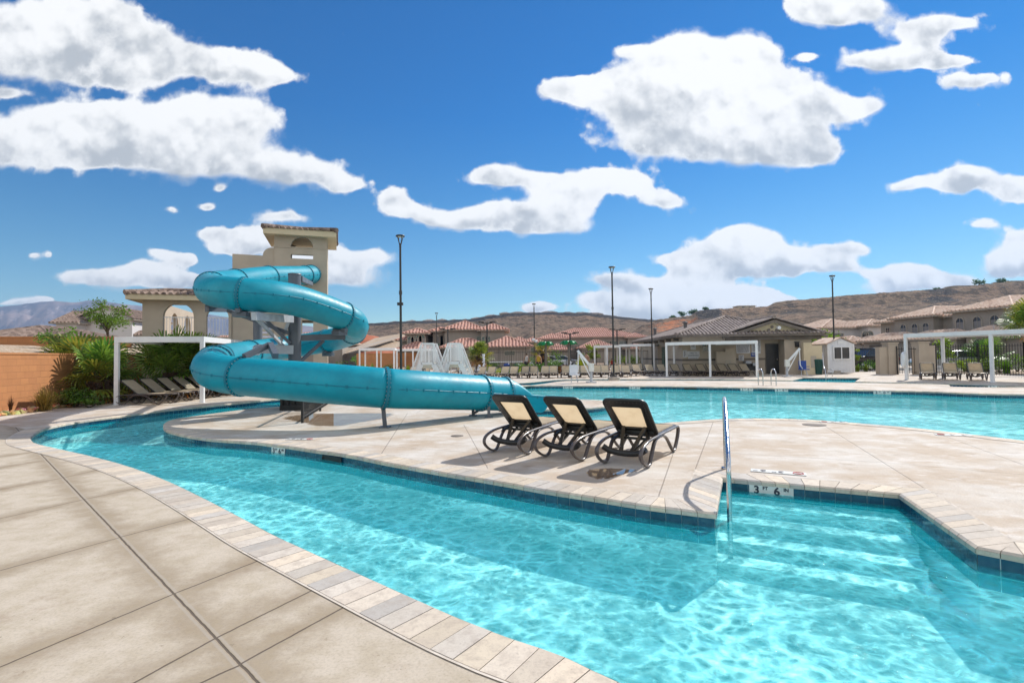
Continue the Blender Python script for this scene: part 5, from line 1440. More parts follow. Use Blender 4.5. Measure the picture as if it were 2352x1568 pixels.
# ================================================================== people (one skinned body each)
def person(label,px,Y,face,pose,top,bottom,h=1.72,hold=None):
    a=GX(px,Y); k=h/1.72
    t=thing('person',label,'person',(a.x,a.y,.0),face)
    V_=[(0,0,.95),(0,0,1.12),(0,.01,1.32),(0,.0,1.45),(0,.02,1.53),(0,.03,1.63)]
    rads=[.145,.125,.15,.085,.055,.095]
    E=[(0,1),(1,2),(2,3),(3,4),(4,5)]
    sw=pose
    def chain(root,pts,rs):
        i=root
        for p,r in zip(pts,rs):
            V_.append(p); rads.append(r); E.append((i,len(V_)-1)); i=len(V_)-1
    for s in(-1,1):
        st=.16*sw*s
        chain(3,[(s*.17,0,1.40),(s*.23,-.03-st*.5,1.14),(s*.24,.05-st,.92),(s*.24,.08-st,.82)],[.062,.046,.036,.036])
        chain(0,[(s*.095,0,.86),(s*.10,st+.02,.50),(s*.10,st*1.6-.02,.10),(s*.11,st*1.6+.10,.04)],[.095,.066,.045,.038])
    me=bpy.data.meshes.new('body'); me.from_pydata([tuple(c*k for c in v) for v in V_],E,[]); o=bpy.data.objects.new('body',me); C.objects.link(o); o.parent=t
    md=o.modifiers.new('skin','SKIN'); md.use_smooth_shade=True
    for i,sv in enumerate(me.skin_vertices[0].data): sv.radius=(rads[i]*k*(1.15 if i in(0,1,2) else 1),rads[i]*k*(.8 if i in(0,1,2) else 1)); sv.use_root=(i==0)
    o.modifiers.new('sub','SUBSURF').render_levels=2
    me.materials.append(MT['skin'])
    m=MB(); m.lathe([(0,1.755*k),(.07*k,1.745*k),(.105*k,1.68*k),(.10*k,1.62*k)],(0,.0,0),10); m.build('hair',MT['wood'],t)
    if top:
        m=MB(); n=12; rows=[(.165,.125,.98),(.15,.115,1.15),(.175,.125,1.3),(.185,.115,1.42),(.09,.08,1.475)]
        vs=[];fs=[]
        for rx,ry,z in rows:
            for j in range(n): an=2*PI*j/n; vs.append((rx*k*math.cos(an),ry*k*math.sin(an)+.01,z*k))
        for i in range(len(rows)-1):
            for j in range(n): fs.append((i*n+j,i*n+(j+1)%n,(i+1)*n+(j+1)%n,(i+1)*n+j))
        m.add(vs,fs,True); m.build('shirt',MT[top],t)
    m=MB()
    for s in(-1,1):
        st=.16*sw*s
        m.tube([(s*.09*k,0,.98*k),(s*.10*k,st*.4,.78*k),(s*.10*k,(st+.02),.54*k)],[.125*k,.115*k,.095*k],10)
    m.build('shorts',MT[bottom],t)
    return t
person('person in white top walking by the court fence, left of the speaker lamp',1209,47,.4,.6,'clothwhite','clothdark')
person('person in dark yellow top and dark shorts standing at the foot of the speaker lamp',1237,45,3.0,.3,'clothyellow','clothdark')
person('person bare chested with dark shorts standing left of the far white pergola',1347.5,45.5,2.6,.3,None,'clothdark')
person('person in dark clothes bending near the far pergola posts',1393,47.5,2.2,.8,'clothdark','clothdark')
person('child in red top between two white pergola posts',1405.5,46,3.0,.4,'clothred','clothdark',1.15)
person('person in white shirt behind the iron fence left of the restroom',1331,48.5,.9,.5,'clothwhite','clothdark',1.6)
# ================================================================== depth markers and skimmers
def wall_frame(pxl,pxr,y_l,y_r):
    a=G(pxl,y_l);b=G(pxr,y_r); d=b-a; ang=math.atan2(d.y,d.x); return (a+b)/2,ang
def marker(label,c,ang,w,h,rows,z,out=.022):
    t=thing('depth_marker',label,'depth marker',(c.x+math.sin(ang)*out,c.y-math.cos(ang)*out,z),ang,'depth marker tiles')
    m=MB(); m.bb(-w/2,w/2,-.004,.004,-h/2,h/2); m.build('tile',MT['chalk'],t)
    B=Matrix.Rotation(PI/2,4,'X')
    for txt,s,x,zz in rows: text_on(t,txt,s,'ink',Matrix.Translation((x,-.0055,zz))@B)
    return t
R36=lambda w,h:[('3',h*1.0,-w*.33,-.0),('FT',h*.42,-w*.13,h*.22),('6',h*1.0,w*.13,-.0),('IN',h*.42,w*.34,h*.22)]
R30=lambda w,h:[('3',h*1.0,-w*.33,-.0),('FT',h*.42,-w*.13,h*.22),('0',h*1.0,w*.13,-.0),('IN',h*.42,w*.34,h*.22)]
a,b=corners[1],corners[2]; u=(b-a).normalized(); c=a+u*((b-a).length*.305)
marker('white depth tile reading 3 FT 6 IN under the step coping, foreground',Vector((c.x,c.y,0)),math.atan2(u.y,u.x),.46,.125,R36(.46,.125),-.105,.012)
c,an=wall_frame(628,655,1020,1022.7); marker('white depth tile reading 3 FT 6 IN on the island wall below the slide',c,an,.34,.125,R36(.34,.125),-.108,.02)
for k,(x0,x1,y0,y1) in enumerate([(2205,2248,901.2,902.3),(2012,2040,896.2,896.8)]):
    c,an=wall_frame(x0,x1,y0,y1); marker(['white depth tile reading 3 FT 0 IN at the far pool wall, right','white depth tile, 3 FT 0 IN, at the far pool wall below the gate pillar'][k],c,an,.55,.13,R30(.55,.13),-.085,.03)
for k,(x,y) in enumerate([(1305,885.5),(1458,886),(1715,889.8),(1795,891.2)]):
    c,an=wall_frame(x-12,x+12,y,y+.3); marker('small white depth tile at the far pool wall, '+['first right of the slide','second right of the slide','below the left ladder rail','right of the ladder rails'][k],c,an,.5,.12,R30(.5,.12),-.085,.03)
c,an=wall_frame(2275,2300,884,884.6); marker('white depth tile on the channel wall behind the right lounger',Vector((c.x,c.y,0)),an,.5,.13,R36(.5,.13),-.085,.03)
def deckmark(label,px,py,ang,w=.52,h=.14,dive=True):
    p=G(px,py); t=thing('deck_marker',label,'depth marker',(p.x,p.y,.008),ang,'deck marker tiles')
    m=MB(); m.bb(-w/2,w/2,-h/2,h/2,-.003,.003); m.build('tile',MT['chalk'],t)
    for txt,s,x,y in (('3',h*.85,-w*.05,0),('6',h*.85,w*.27,0),('FT',h*.3,w*.07,h*.2),('IN',h*.3,w*.41,h*.2)): text_on(t,txt,s,'ink',Matrix.Translation((x,y,.0035)))
    m=MB(); m.tube([(-w*.36+h*.36*math.cos(a),h*.36*math.sin(a),.0045) for a in [2*PI*k/20 for k in range(20)]],.006,5,closed=True); m.bar((-w*.36-h*.25,h*.25,.005),(-w*.36+h*.25,-h*.25,.005),.010,.003); m.build('no_diving_symbol',MT['redink'],t)
deckmark('white deck tile with upside down 3 FT 6 IN above the river steps',1787,1085,math.atan2(u.y,u.x)+PI,.62,.16)
deckmark('white deck tile at the island edge below the slide puddle',690,1009,PI-.15)
deckmark('white deck tile at the near edge of the main pool, right of the handrail',1915,969.5,-.18)
deckmark('white deck tile at the near edge of the main pool, far right',2190,999.5,-.3)
def skim(label,x0,x1,y0,y1):
    c,an=wall_frame(x0,x1,y0,y1); w=(G(x1,y1)-G(x0,y0)).length
    t=thing('skimmer_inlet',label,'skimmer',(c.x+math.sin(an)*.02,c.y-math.cos(an)*.02,-.115),an)
    m=MB(); m.panel((-w/2,0,-.07),(1,0,0),(0,0,1),recth(0,w,0,.12),[recth(.02,w-.02,.015,.105)],.012,nrm=(0,-1,0)); m.build('frame',MT['dark'],t)
    m=MB(); m.bb(-w/2+.02,w/2-.02,-.002,.002,-.055,.035); m.build('opening',MT['dark'],t)
skim('dark skimmer slot in the island wall below the slide leg',743,787,1034.8,1041.3)
skim('dark skimmer slot in the far pool wall below the restroom',1572,1600,887.2,887.8)
skim('dark skimmer slot in the far pool wall below the right loungers',2140,2180,899,900)
# drain covers
for px,py,r,lab in ((1870,975.5,.22,'round drain cover on the deck near the main pool edge'),(1050,1001,.12,'small round drain cover on the island deck'),(700,942.5,.28,'round manhole cover behind the slide column')):
    p=G(px,py); t=MB(); t.lathe([(0,.006),(r*.86,.006),(r*.88,.003),(r*.94,.003),(r,.007),(r,0)],(0,0,0),28); o=t.build('drain_cover',MT['trim']); o.location=p; tag(o,lab,'drain cover')
# court nets
for k,(x0,x1,Y) in enumerate([(1122,1207,50),(1258,1300,50)]):
    a=GX(x0,Y);b=GX(x1,Y); t=thing('court_net','pickleball net with white tape, '+['left court behind the yellow shrubs','right court behind the green fountain bush'][k],'net',(a.x,a.y,0),0)
    L=b.x-a.x
    m=MB(); m.tube([(0,0,0),(0,0,1.0)],.04,8); m.tube([(L,0,0),(L,0,1.0)],.04,8); m.build('net_post',MT['dark'],t)
    m=MB(); m.bb(0,L,-.015,.015,.9,.99); m.build('net_tape',MT['white'],t)
    m=MB()
    for i in range(int(L/.12)): m.bar((i*.12,0,.1),(i*.12,0,.9),.012,.012)
    for i in range(7): m.bar((0,0,.1+i*.12),(L,0,.1+i*.12),.012,.012)
    m.build('net_mesh',MT['dark'],t)
# ================================================================== plants
def vcol(r,lo=.65,hi=1.35,warm=.0):
    q=r.uniform(lo,hi); w=r.uniform(-warm,warm); return (q*(1+w),q,q*(1-w))
def fanleaf(mb,base,d,pet,fan,r,nb=30,col=(1,1,1),pm_=None,droop=.25):
    """fan palm leaf: petiole from base along d, blade fan at its end"""
    d=d.normalized(); side=d.cross(Vector((0,0,1)))
    if side.length<.1: side=Vector((1,0,0))
    side.normalize(); up=side.cross(d).normalized()
    tw=r.uniform(-.5,.5); side,up=side*math.cos(tw)+up*math.sin(tw),up*math.cos(tw)-side*math.sin(tw)
    e=base+d*pet+Vector((0,0,-.08*pet*pet))
    (pm_ or mb).col=(.9*col[0],.9*col[1],.8*col[2]); (pm_ or mb).tube([base,base.lerp(e,.5)+Vector((0,0,.03)),e],[.028,.02,.014],5)
    for k in range(nb):
        a=(k/(nb-1)-.5)*rad(285); L=fan*(1-.28*(abs(a)/2.5)**1.5)*r.uniform(.9,1.05)
        bd=(d*math.cos(a)+side*math.sin(a)); bd=(bd+up*(.22*math.cos(a)-.18)).normalized()
        wv=bd.cross(up).normalized(); w=L*.040
        s=1 if k%2 else -1
        p0=e; p1=e+bd*L*.5+up*.03*s; p2=e+bd*L*.80+Vector((0,0,-droop*L*.12)); p3=e+bd*L*.97+Vector((0,0,-droop*L*(.45+.4*r.random())))
        q=r.uniform(.7,1.45); tip=r.random()<.25
        mb.col=(col[0]*q,col[1]*q,col[2]*q)
        mb.add([p0-wv*w*.15,p0+wv*w*.15,p1+wv*w+up*.012,p1-wv*w,p2+wv*w*.75,p2-wv*w*.75,p3],[(0,1,2,3),(3,2,4,5)])
        if tip: mb.col=(col[0]*2.2,col[1]*1.4,col[2]*1.2)
        mb.add([p2+wv*w*.75,p2-wv*w*.75,p3],[(0,1,2)])
def fanpalm(label,base,h,n,fan,pet,seed,dry=6,tr=.26,grp=None,lean=(0,0),yellow=1.0,nb=30,up0=.0):
    r=random.Random(seed); t=thing('fan_palm',label,'palm tree',(base.x,base.y,0),0,grp)
    m=MB(); top=Vector((lean[0],lean[1],h))
    pts=[Vector((lean[0]*f*f,lean[1]*f*f,h*f)) for f in [i/8 for i in range(9)]]
    m.tube(pts,[tr*(1.25-.35*i/8)*(1+.06*(-1)**i) for i in range(9)],12)
    for i in range(int(90*h)):   # leaf base boots
        f=r.random(); a=r.random()*6.28; p=Vector((lean[0]*f*f,lean[1]*f*f,h*f)); d=Vector((math.cos(a),math.sin(a),.55)).normalized()
        q=p+Vector((math.cos(a),math.sin(a),0))*tr*(1.22-.35*f); q2=q+d*r.uniform(.09,.2); m.bar(q-d*.06,q2,.07,.025)
    m.build('trunk',MT['bark'],t)
    g=MB(); dm=MB()
    for k in range(n):
        f=(k+.5)/n; el=rad(82)-rad(97)*f**1.15+r.uniform(-.12,.12)+up0; a=k*2.39996+r.uniform(-.3,.3)
        d=Vector((math.cos(a)*math.cos(el),math.sin(a)*math.cos(el),math.sin(el)))
        yl=r.uniform(.65,1.35)*yellow; c=(yl,1.05*r.uniform(.85,1.2),.8)
        fanleaf(g,top+Vector((0,0,-.18*f)),d,pet*r.uniform(.8,1.15),fan*r.uniform(.85,1.1),r,nb,c)
    g.build('crown',MT['fan'],t,recalc=False)
    for k in range(dry):
        a=r.random()*6.28; el=rad(r.uniform(-50,-15)); d=Vector((math.cos(a)*math.cos(el),math.sin(a)*math.cos(el),math.sin(el)))
        fanleaf(dm,top+Vector((0,0,-.25)),d,pet*.7,fan*.8,r,22,(1,1,1),droop=.9)
    if dry: dm.build('dead_fronds',MT['dry'],t,recalc=False)
    return t
gp_='fan palms beside the left pergola'
fanpalm('fan palm with the fattest shaggy trunk, just left of the pergola post',GX(236,19.2),.95,19,.95,.85,11,7,.40,gp_,yellow=1.15)
fanpalm('fan palm with yellow green crown against the orange block wall',GX(180,20.9),1.0,18,1.05,1.0,12,4,.28,gp_,yellow=1.45)
fanpalm('fan palm behind the shaded loungers, inside the left pergola',GX(392,21.4),1.0,17,1.1,1.1,13,6,.3,gp_,yellow=1.1)
fanpalm('small fan palm beyond the left pergola, nearest the pavilion',GX(446,22.3),1.2,18,1.0,1.0,19,3,.25,gp_,yellow=1.1)
fanpalm('fan palm with orange lower fronds beside the tallest water jet',GX(1101,43),1.65,20,.75,.7,14,7,.22,None,yellow=1.6)
fanpalm('fan palm at the right edge of the frame behind the right pergola',GX(2378,33),3.0,22,1.2,1.1,15,3,.24,None,yellow=1.2)
fanpalm('small orange and yellow fan palm behind the left green palm fountain',GX(1246,47),1.9,12,.6,.55,16,5,.14,None,yellow=1.9)
fanpalm('green fan palm by the houses behind the right fence',GX(2262,36),1.0,16,1.0,.8,17,0,.2,None,yellow=1.0)
def shrub(label,base,rx,ry,rz,n,size,mat='leaf',col=(1,1,1),seed=1,grp=None,stems=6,name='shrub',var=.35,cat='shrub',z0=0.05):
    r=random.Random(seed); t=thing(name,label,cat,(base.x,base.y,base.z if len(base)>2 else 0),0,grp)
    m=MB()
    for k in range(stems):
        a=r.random()*6.28; q=r.uniform(.3,.8); m.tube([(0,0,0),(math.cos(a)*rx*q*.5,math.sin(a)*ry*q*.5,rz*.7),(math.cos(a)*rx*q,math.sin(a)*ry*q,rz*1.3)],[.022,.015,.006],5)
    m.build('stems',MT['wood'],t)
    m=MB(); cl=[(Vector((r.gauss(0,.45)*rx,r.gauss(0,.45)*ry,z0+rz*(1+.62*r.uniform(-1,1)))),r.uniform(.6,1.3)) for _ in range(max(6,n//60))]
    for i in range(n):
        c,b=r.choice(cl)
        while 1:
            v=Vector((r.uniform(-1,1),r.uniform(-1,1),r.uniform(-1,1)))
            if v.length<1: break
        p=c+Vector((v.x*rx*.48,v.y*ry*.48,v.z*rz*.48)); 
        if p.z<.03: p.z=.03+r.random()*.1
        n_=Vector((r.gauss(0,1),r.gauss(0,1),r.gauss(.5,1))).normalized(); a=n_.orthogonal().normalized(); a=Matrix.Rotation(r.random()*6.28,3,n_)@a; bb=n_.cross(a)
        s=size*r.uniform(.6,1.3); q=b*r.uniform(1-var,1+var); m.col=tuple(x*q for x in col)
        m.add([p-a*s,p+bb*s*.42,p+a*s,p-bb*s*.42],[(0,1,2,3)])
    m.build('foliage',MT[mat],t,recalc=False); return t
def tuft(label,base,h,w,n,mat,col,seed,name='grass_tuft',arch=.5,bw=.012,grp=None,cat='ornamental grass'):
    r=random.Random(seed); t=thing(name,label,cat,(base.x,base.y,0),0,grp); m=MB()
    for i in range(n):
        a=r.random()*6.28; L=h*r.uniform(.6,1.1); sp=r.random()**.7*w; d=Vector((math.cos(a),math.sin(a),0)); s=Vector((-d.y,d.x,0))*bw
        b=Vector((r.gauss(0,.05)*w*2,r.gauss(0,.05)*w*2,0)); 
        pts=[b+d*sp*f**(1.6)+Vector((0,0,L*(f-arch*f**2.2*(sp/w)))) for f in (0,.35,.7,1)]
        q=r.uniform(.6,1.4); m.col=tuple(x*q for x in col)
        vs=[]
        for p,k in zip(pts,(1,1,.7,.1)): vs+= [p-s*k,p+s*k]
        m.add(vs,[(0,1,3,2),(2,3,5,4),(4,5,7,6)])
    m.build('blades',MT[mat],t,recalc=False); 
    m=MB(); m.lathe([(0,.06),(w*.25,.03),(w*.3,-.01)],(0,0,0),10); m.build('crown_base',MT['bark'],t)
    return t
tuft('golden ornamental grass clump against the orange wall, left',GX(105,15.9),.85,.62,420,'dry',(.75,.85,.5),21,bw=.007)
tuft('thin reddish brown dry grass at the left edge by the wall',GX(26,15.2),.62,.14,90,'dry',(.42,.3,.28),22,bw=.007)
shrub('bushy green rosemary-like shrub left of the shaggy palm trunk',GX(178,17.2),.62,.5,.30,1300,.055,'leaf',(.85,1.0,.6),23)
shrub('low dark green shrub at the foot of the shaggy palm',GX(206,16.9),.5,.4,.13,600,.045,'leaf',(.8,.95,.6),24)
tuft('spiky dark grass between the wall and the green shrub',GX(150,17.4),.6,.45,200,'leaf',(.7,.75,.45),25)
tuft('spiky plant under the left pergola by its front post',GX(282,21.5),.8,.55,200,'leaf',(.9,.9,.5),26)
# feathery tree behind the wall
def tree(label,base,h,rx,rz,n,size,col,seed,tr=.1,name='tree',mat='leaf',grp=None,clumps=14,cz=.62):
    r=random.Random(seed); t=thing(name,label,'tree',(base.x,base.y,base.z),0,grp)
    m=MB(); cl=[]
    m.tube([(0,0,0),(.08*h*.3,0,h*.25),(0,.02,h*.5)],[tr,tr*.8,tr*.6],8)
    for k in range(clumps):
        a=k*2.4; q=r.uniform(.25,1); e=Vector((math.cos(a)*rx*q,math.sin(a)*rx*q,h*cz+rz*r.uniform(-.8,1)*(1-.5*q))); cl.append(e)
        m.tube([(0,.0,h*r.uniform(.3,.5)),Vector((e.x*.5,e.y*.5,h*.45+(e.z-h*.45)*.6)),e],[tr*.45,tr*.28,tr*.08],5)
    m.build('trunk',MT['wood'],t)
    m=MB()
    for i in range(n):
        c=r.choice(cl); v=Vector((r.gauss(0,1),r.gauss(0,1),r.gauss(0,.7)))*.22*rx; p=c+v
        n_=Vector((r.gauss(0,1),r.gauss(0,1),r.gauss(.6,1))).normalized(); a=n_.orthogonal().normalized(); a=Matrix.Rotation(r.random()*6.28,3,n_)@a; bb=n_.cross(a)
        s=size*r.uniform(.6,1.4); q=r.uniform(.6,1.4); m.col=tuple(x*q for x in col)
        m.add([p-a*s,p+bb*s*.4,p+a*s,p-bb*s*.4],[(0,1,2,3)])
    m.build('crown',MT[mat],t,recalc=False); return t
b=GX(245,29); b.z=1.9
tree('feathery bright green desert tree rising behind the palms',b,3.5,1.0,1.0,1700,.075,(1.0,1.15,.55),31,.07,clumps=16)
b=GX(128,23); b.z=2.0
shrub('sparse light green shrub on the gravel terrace',b,.8,.7,.55,600,.07,'leaf',(.9,1.25,.6),32)
b=GX(108,24); b.z=2.25
# far planting
for k,(px,Y,rx,rz,n,sz,mat,col,lab) in enumerate([
 (1147,40.5,1.0,.38,500,.075,'leaf',(2.6,2.0,.5),'yellow flowering shrub behind the far loungers, left one'),
 (1180,40.5,.9,.36,450,.075,'leaf',(2.6,2.0,.5),'yellow flowering shrub behind the far loungers, right one'),
 (1118,41,.5,.5,240,.075,'leaf',(2.2,1.7,.5),'small yellow shrub beside the palm with orange fronds'),
 (1267,41,1.15,.55,800,.085,'leaf',(.75,1.0,.7),'round dark green bush under the left green palm fountain'),
 (1288,41,.6,.35,260,.075,'dry',(.9,.6,.6),'rust coloured shrub right of the round green bush'),
 (1205,42,.7,.4,320,.08,'leaf',(1.1,1.2,.7),'olive shrub left of the speaker lamp'),
 (1132,52,.9,.5,320,.09,'leaf',(.9,1.2,.6),'green shrub behind the court net, left'),
 (1196,52,.9,.45,320,.09,'leaf',(.9,1.2,.6),'green shrub behind the court net, right'),
 (1226,50,.9,.8,420,.09,'leaf',(1.2,1.3,.7),'loose tall shrub behind the speaker lamp'),
 (1264,60,1.2,1.1,420,.11,'leaf',(1.2,1.4,.7),'young leafy shrub in front of the white parked car'),
 (1434,50,1.4,.7,500,.1,'leaf',(1.3,1.2,.7),'dry green shrub seen through the far pergola, left'),
 (1475,53,1.4,.7,500,.1,'leaf',(1.4,1.2,.7),'dry green shrub seen through the far pergola, right'),
 (838,53,.9,.4,300,.08,'leaf',(1.1,1.3,.6),'green shrub under the far left pergola'),
 (893,53,1.0,.45,300,.08,'leaf',(.9,1.2,.6),'green shrub at the brick wall behind the far pergola'),
 (826,60,1.8,.9,500,.12,'leaf',(.8,1.2,.5),'green shrubs below the red rock mound'),
 (1998,40.5,1.5,.42,900,.075,'leaf',(.75,1.1,.45),'clipped green mound shrub in front of the black vehicle'),
 (2295,33.5,1.3,.5,600,.075,'leaf',(1.3,1.3,.8),'pale flowering shrub behind the right fence'),
 (2225,34,1.0,.5,500,.075,'leaf',(1.5,1.4,.6),'yellow green shrub behind the right fence near the middle lounger'),
 (2335,35,1.2,.6,500,.08,'leaf',(1.0,1.2,.6),'green shrub behind the right fence at the frame edge'),
 (1455,58,1.6,.8,400,.12,'leaf',(1.0,1.2,.6),'far green shrub left of the restroom side wall')]):
    shrub(lab,GX(px,Y),rx,rx*.8,rz,n,sz,mat,col,100+k,'landscape shrubs')
for k,(px,Y,h,w,n,mat,col,lab) in enumerate([
 (1335,39.5,1.5,.75,360,'leaf',(2.6,1.9,.4),'tall golden grass clump right of the right green palm fountain'),
 (1362,40,1.0,.6,260,'dry',(1.3,1.0,.4),'orange yellow grass clump below the pool lift arm'),
 (937,50,.9,.45,120,'leaf',(1.8,1.6,.5),'yellow spiky plant at the end of the brick wall'),
 (855,52,1.1,.5,120,'leaf',(1.4,1.5,.5),'yellow spiky plant under the far left pergola'),
 (1968,38.9,.6,.4,150,'leaf',(1.5,1.3,.7),'small grass tuft at the fence, left'),
 (1988,38.9,.6,.4,150,'leaf',(1.5,1.3,.7),'small grass tuft at the fence, right'),
 (2310,32.5,1.1,.6,160,'leaf',(1.0,1.3,.5),'green agave like plant behind the right fence'),
 (1285,42.5,.7,.5,120,'dry',(.9,.8,.6),'dry brown grass between the green fountains')]):
    tuft(lab,GX(px,Y),h,w,n,mat,col,140+k,bw=.02,grp='ornamental grasses')
tree('slender young tree with bright yellow green leaves behind the right fence',GX(2163,33.5),2.6,.55,1.0,520,.10,(1.6,1.6,.5),51,.04,clumps=12,cz=.55)
tree('small young tree with yellow green leaves right of the slender one',GX(2192,33),1.5,.4,.5,260,.09,(1.6,1.5,.5),52,.03,clumps=8,cz=.55)
tree('slender young tree with bright leaves left of the restroom pergola',GX(1361,47),2.9,.6,1.0,420,.11,(1.9,1.7,.5),53,.04,clumps=10,cz=.6)
tree('bright green tree top showing behind the white shed',GX(1889,42),3.1,1.4,.7,700,.12,(1.4,1.5,.45),54,.06,clumps=12,cz=.75)
tree('yellow leaved young tree right of the white shed',GX(1966,39.2),2.1,.35,.7,260,.08,(1.9,1.6,.5),55,.03,clumps=8,cz=.5)
# ================================================================== hills
def hillmat(name,base1,base2,dark,red=None):
    m,t,b,out=newmat(name)
    pos=t.new('ShaderNodeNewGeometry').outputs['Position']
    a=t.new('ShaderNodeAttribute',attribute_name='Col'); s=t.new('ShaderNodeSeparateColor'); t.l.new(a.outputs[0],s.inputs[0])
    n=t.noise(pos,.035,7,.65); n2=t.noise(pos,.13,6,.75); n3=t.noise(pos,.38,4,.75); n4=t.noise(t.vm('MULTIPLY',pos,(1,1,4)),.035,7,.7)
    c=t.mix(t.ramp(n,.35,.65),base1,base2)
    c=t.mix(t.ramp(n2,.48,.57,0,.85),c,tuple(x*.30 for x in base2)); c=t.mix(t.ramp(n3,.52,.61,0,.58),c,(.05,.042,.032))
    c=t.mix(t.ramp(n3,.30,.42,.45,0),c,(.42,.30,.17))
    # basalt cliff band near the rim
    cl=t.math('ADD',s.outputs[0],t.math('ADD',t.math('MULTIPLY',t.math('SUBTRACT',n4,.5),1.5),t.math('MULTIPLY',t.math('SUBTRACT',n3,.5),.7))); cl=t.ramp(cl,.52,.62)
    dk=t.mix(t.ramp(n3,.45,.6),dark,(.09,.075,.062)); c=t.mix(cl,c,dk)
    rd=t.ramp(t.math('ADD',s.outputs[1],t.math('MULTIPLY',t.math('SUBTRACT',n2,.5),1.2)),.45,.65); c=t.mix(rd,c,(.45,.17,.075))
    t.set(b.inputs['Base Color'],c); b.inputs['Roughness'].default_value=.97; b.inputs['Specular IOR Level'].default_value=.1
    bp=t.new('ShaderNodeBump',{'Strength':1.0,'Distance':3.0,'Height':n2}); t.l.new(bp.outputs[0],b.inputs['Normal'])
    return m
MT['hill']=hillmat('desert_hillside',(.26,.17,.11),(.195,.14,.092),(.018,.018,.021))
from mathutils import noise as mn
def interp(pts,x):
    if x<=pts[0][0]: return pts[0][1]
    for (a,ya),(b,yb) in zip(pts,pts[1:]):
        if x<=b: return ya+(yb-ya)*(x-a)/(b-a)
    return pts[-1][1]
sky1=[(500,790),(700,772),(800,752),(844,743),(917,738),(1033,735),(1078,733),(1120,726),(1168,719.5),(1255,717),(1352,718.5),(1398,723.5),(1450,729.6),(1500,734),(1560,738),(1640,742),(1800,748),(2000,760)]
sky2=[(1380,800),(1440,770),(1480,745),(1516,733),(1560,728),(1588,724),(1600,716),(1625,710.5),(1659,708.6),(1725,706),(1764,703.5),(1785,694),(1815,690),(1870,686),(1900,683),(1950,678),(2010,674),(2062,670),(2118,666.5),(2161,663),(2269,652),(2352,646),(2500,635),(2800,620)]
def mesa(name,sky,x0,x1,Yb,Yr,cliff,red=None,step=5,seed=0):
    m=MB(); cols=int((x1-x0)/step); NT_=34; tot=NT_+6
    for i in range(cols+1):
        px=x0+(x1-x0)*i/cols; ys=interp(sky,px)+1.4*mn.noise(Vector((px*.05,seed,0)))+.9*mn.noise(Vector((px*.22,seed+9,0)))
        for j in range(tot+1):
            f=j/NT_; 
            if f<=1: Y=Yb+(Yr-Yb)*f
            else: Y=Yr+(f-1)*600
            zr=V(px,ys,Yr).z
            base=-2.0
            if f<=1:
                prof=f**1.25*.86 if f<.93 else .785+.215*((f-.93)/.07)**.8
                z=base+(zr-base)*prof
                p=GX(px,Y)
                nz_=mn.fractal(Vector((p.x*.018,Y*.018,seed)),1.0,2.0,5)*zr*.10*math.sin(min(f,1)*PI)**.6
                gu=abs(mn.noise(Vector((px*.018,f*1.5,seed+4))))*zr*.10*math.sin(f*PI)
                z+=nz_-gu
            else: z=zr-.0-(f-1)*zr*.35
            p=GX(px,Y); m.v.append((p.x,Y,z))
    W=tot+1
    for i in range(cols):
        px=x0+(x1-x0)*(i+.5)/cols
        for j in range(tot):
            m.f.append([i*W+j,(i+1)*W+j,(i+1)*W+j+1,i*W+j+1]); m.sm.append(True)
            f=(j+.5)/NT_; cb=cliff(px,f); rb=red(px,f) if red else 0
            m.c.append((cb,rb,0))
    return struct(m.build(name,MT['hill']))
mesa('far_mesa_hill',sky1,480,2000,230,620,lambda px,f:(.95 if .970<f<1.01 else max(0,.40*(f-.6)/.4)) if px<1700 else .2,seed=3)
def cl2(px,f):
    v=.25*max(0,(f-.5)/.5)
    if .90<f<1.02: v=.40
    bell=lambda c,w,q0,q1: max(0,1-((px-c)/w)**2)*(1 if q0<f<q1 else max(0,1-min(abs(f-q0),abs(f-q1))/.05))
    v=max(v,.95*bell(1632,42,.92,1.03),.62*bell(1815,50,.86,.97),.42*bell(1960,120,.87,.93),.66*bell(2170,85,.84,.99),.6*bell(2400,180,.86,.92),.55*bell(2380,150,.75,.79))
    return v
mesa('near_mesa_hill',sky2,1370,2800,150,430,cl2,lambda px,f:.18+.40*max(0,1-((px-1550)/85)**2)*(f<.97),seed=8)
# red rock mound left of the taupe house
g=MB(); n=26; 
bx_=GX(838,150)
for i in range(n+1):
    for j in range(n+1):
        x=-16+32*i/n; y=-12+24*j/n; r_=math.sqrt((x/15)**2+(y/11)**2); z=9.0*max(0,1-r_**1.6)+mn.fractal(Vector((x*.2,y*.2,1)),1,2,4)*.9*(r_<1.2)-.5
        g.v.append((bx_.x+x,bx_.y+y,z))
for i in range(n):
    for j in range(n): g.f.append([i*(n+1)+j,(i+1)*(n+1)+j,(i+1)*(n+1)+j+1,i*(n+1)+j+1]); g.sm.append(True); g.c.append(None)
MT['redrock']=pm('red_rock',(.46,.15,.07),(.36,.11,.055),.5,.95,.6,bscale=3)
struct(g.build('red_rock_mound',MT['redrock']))
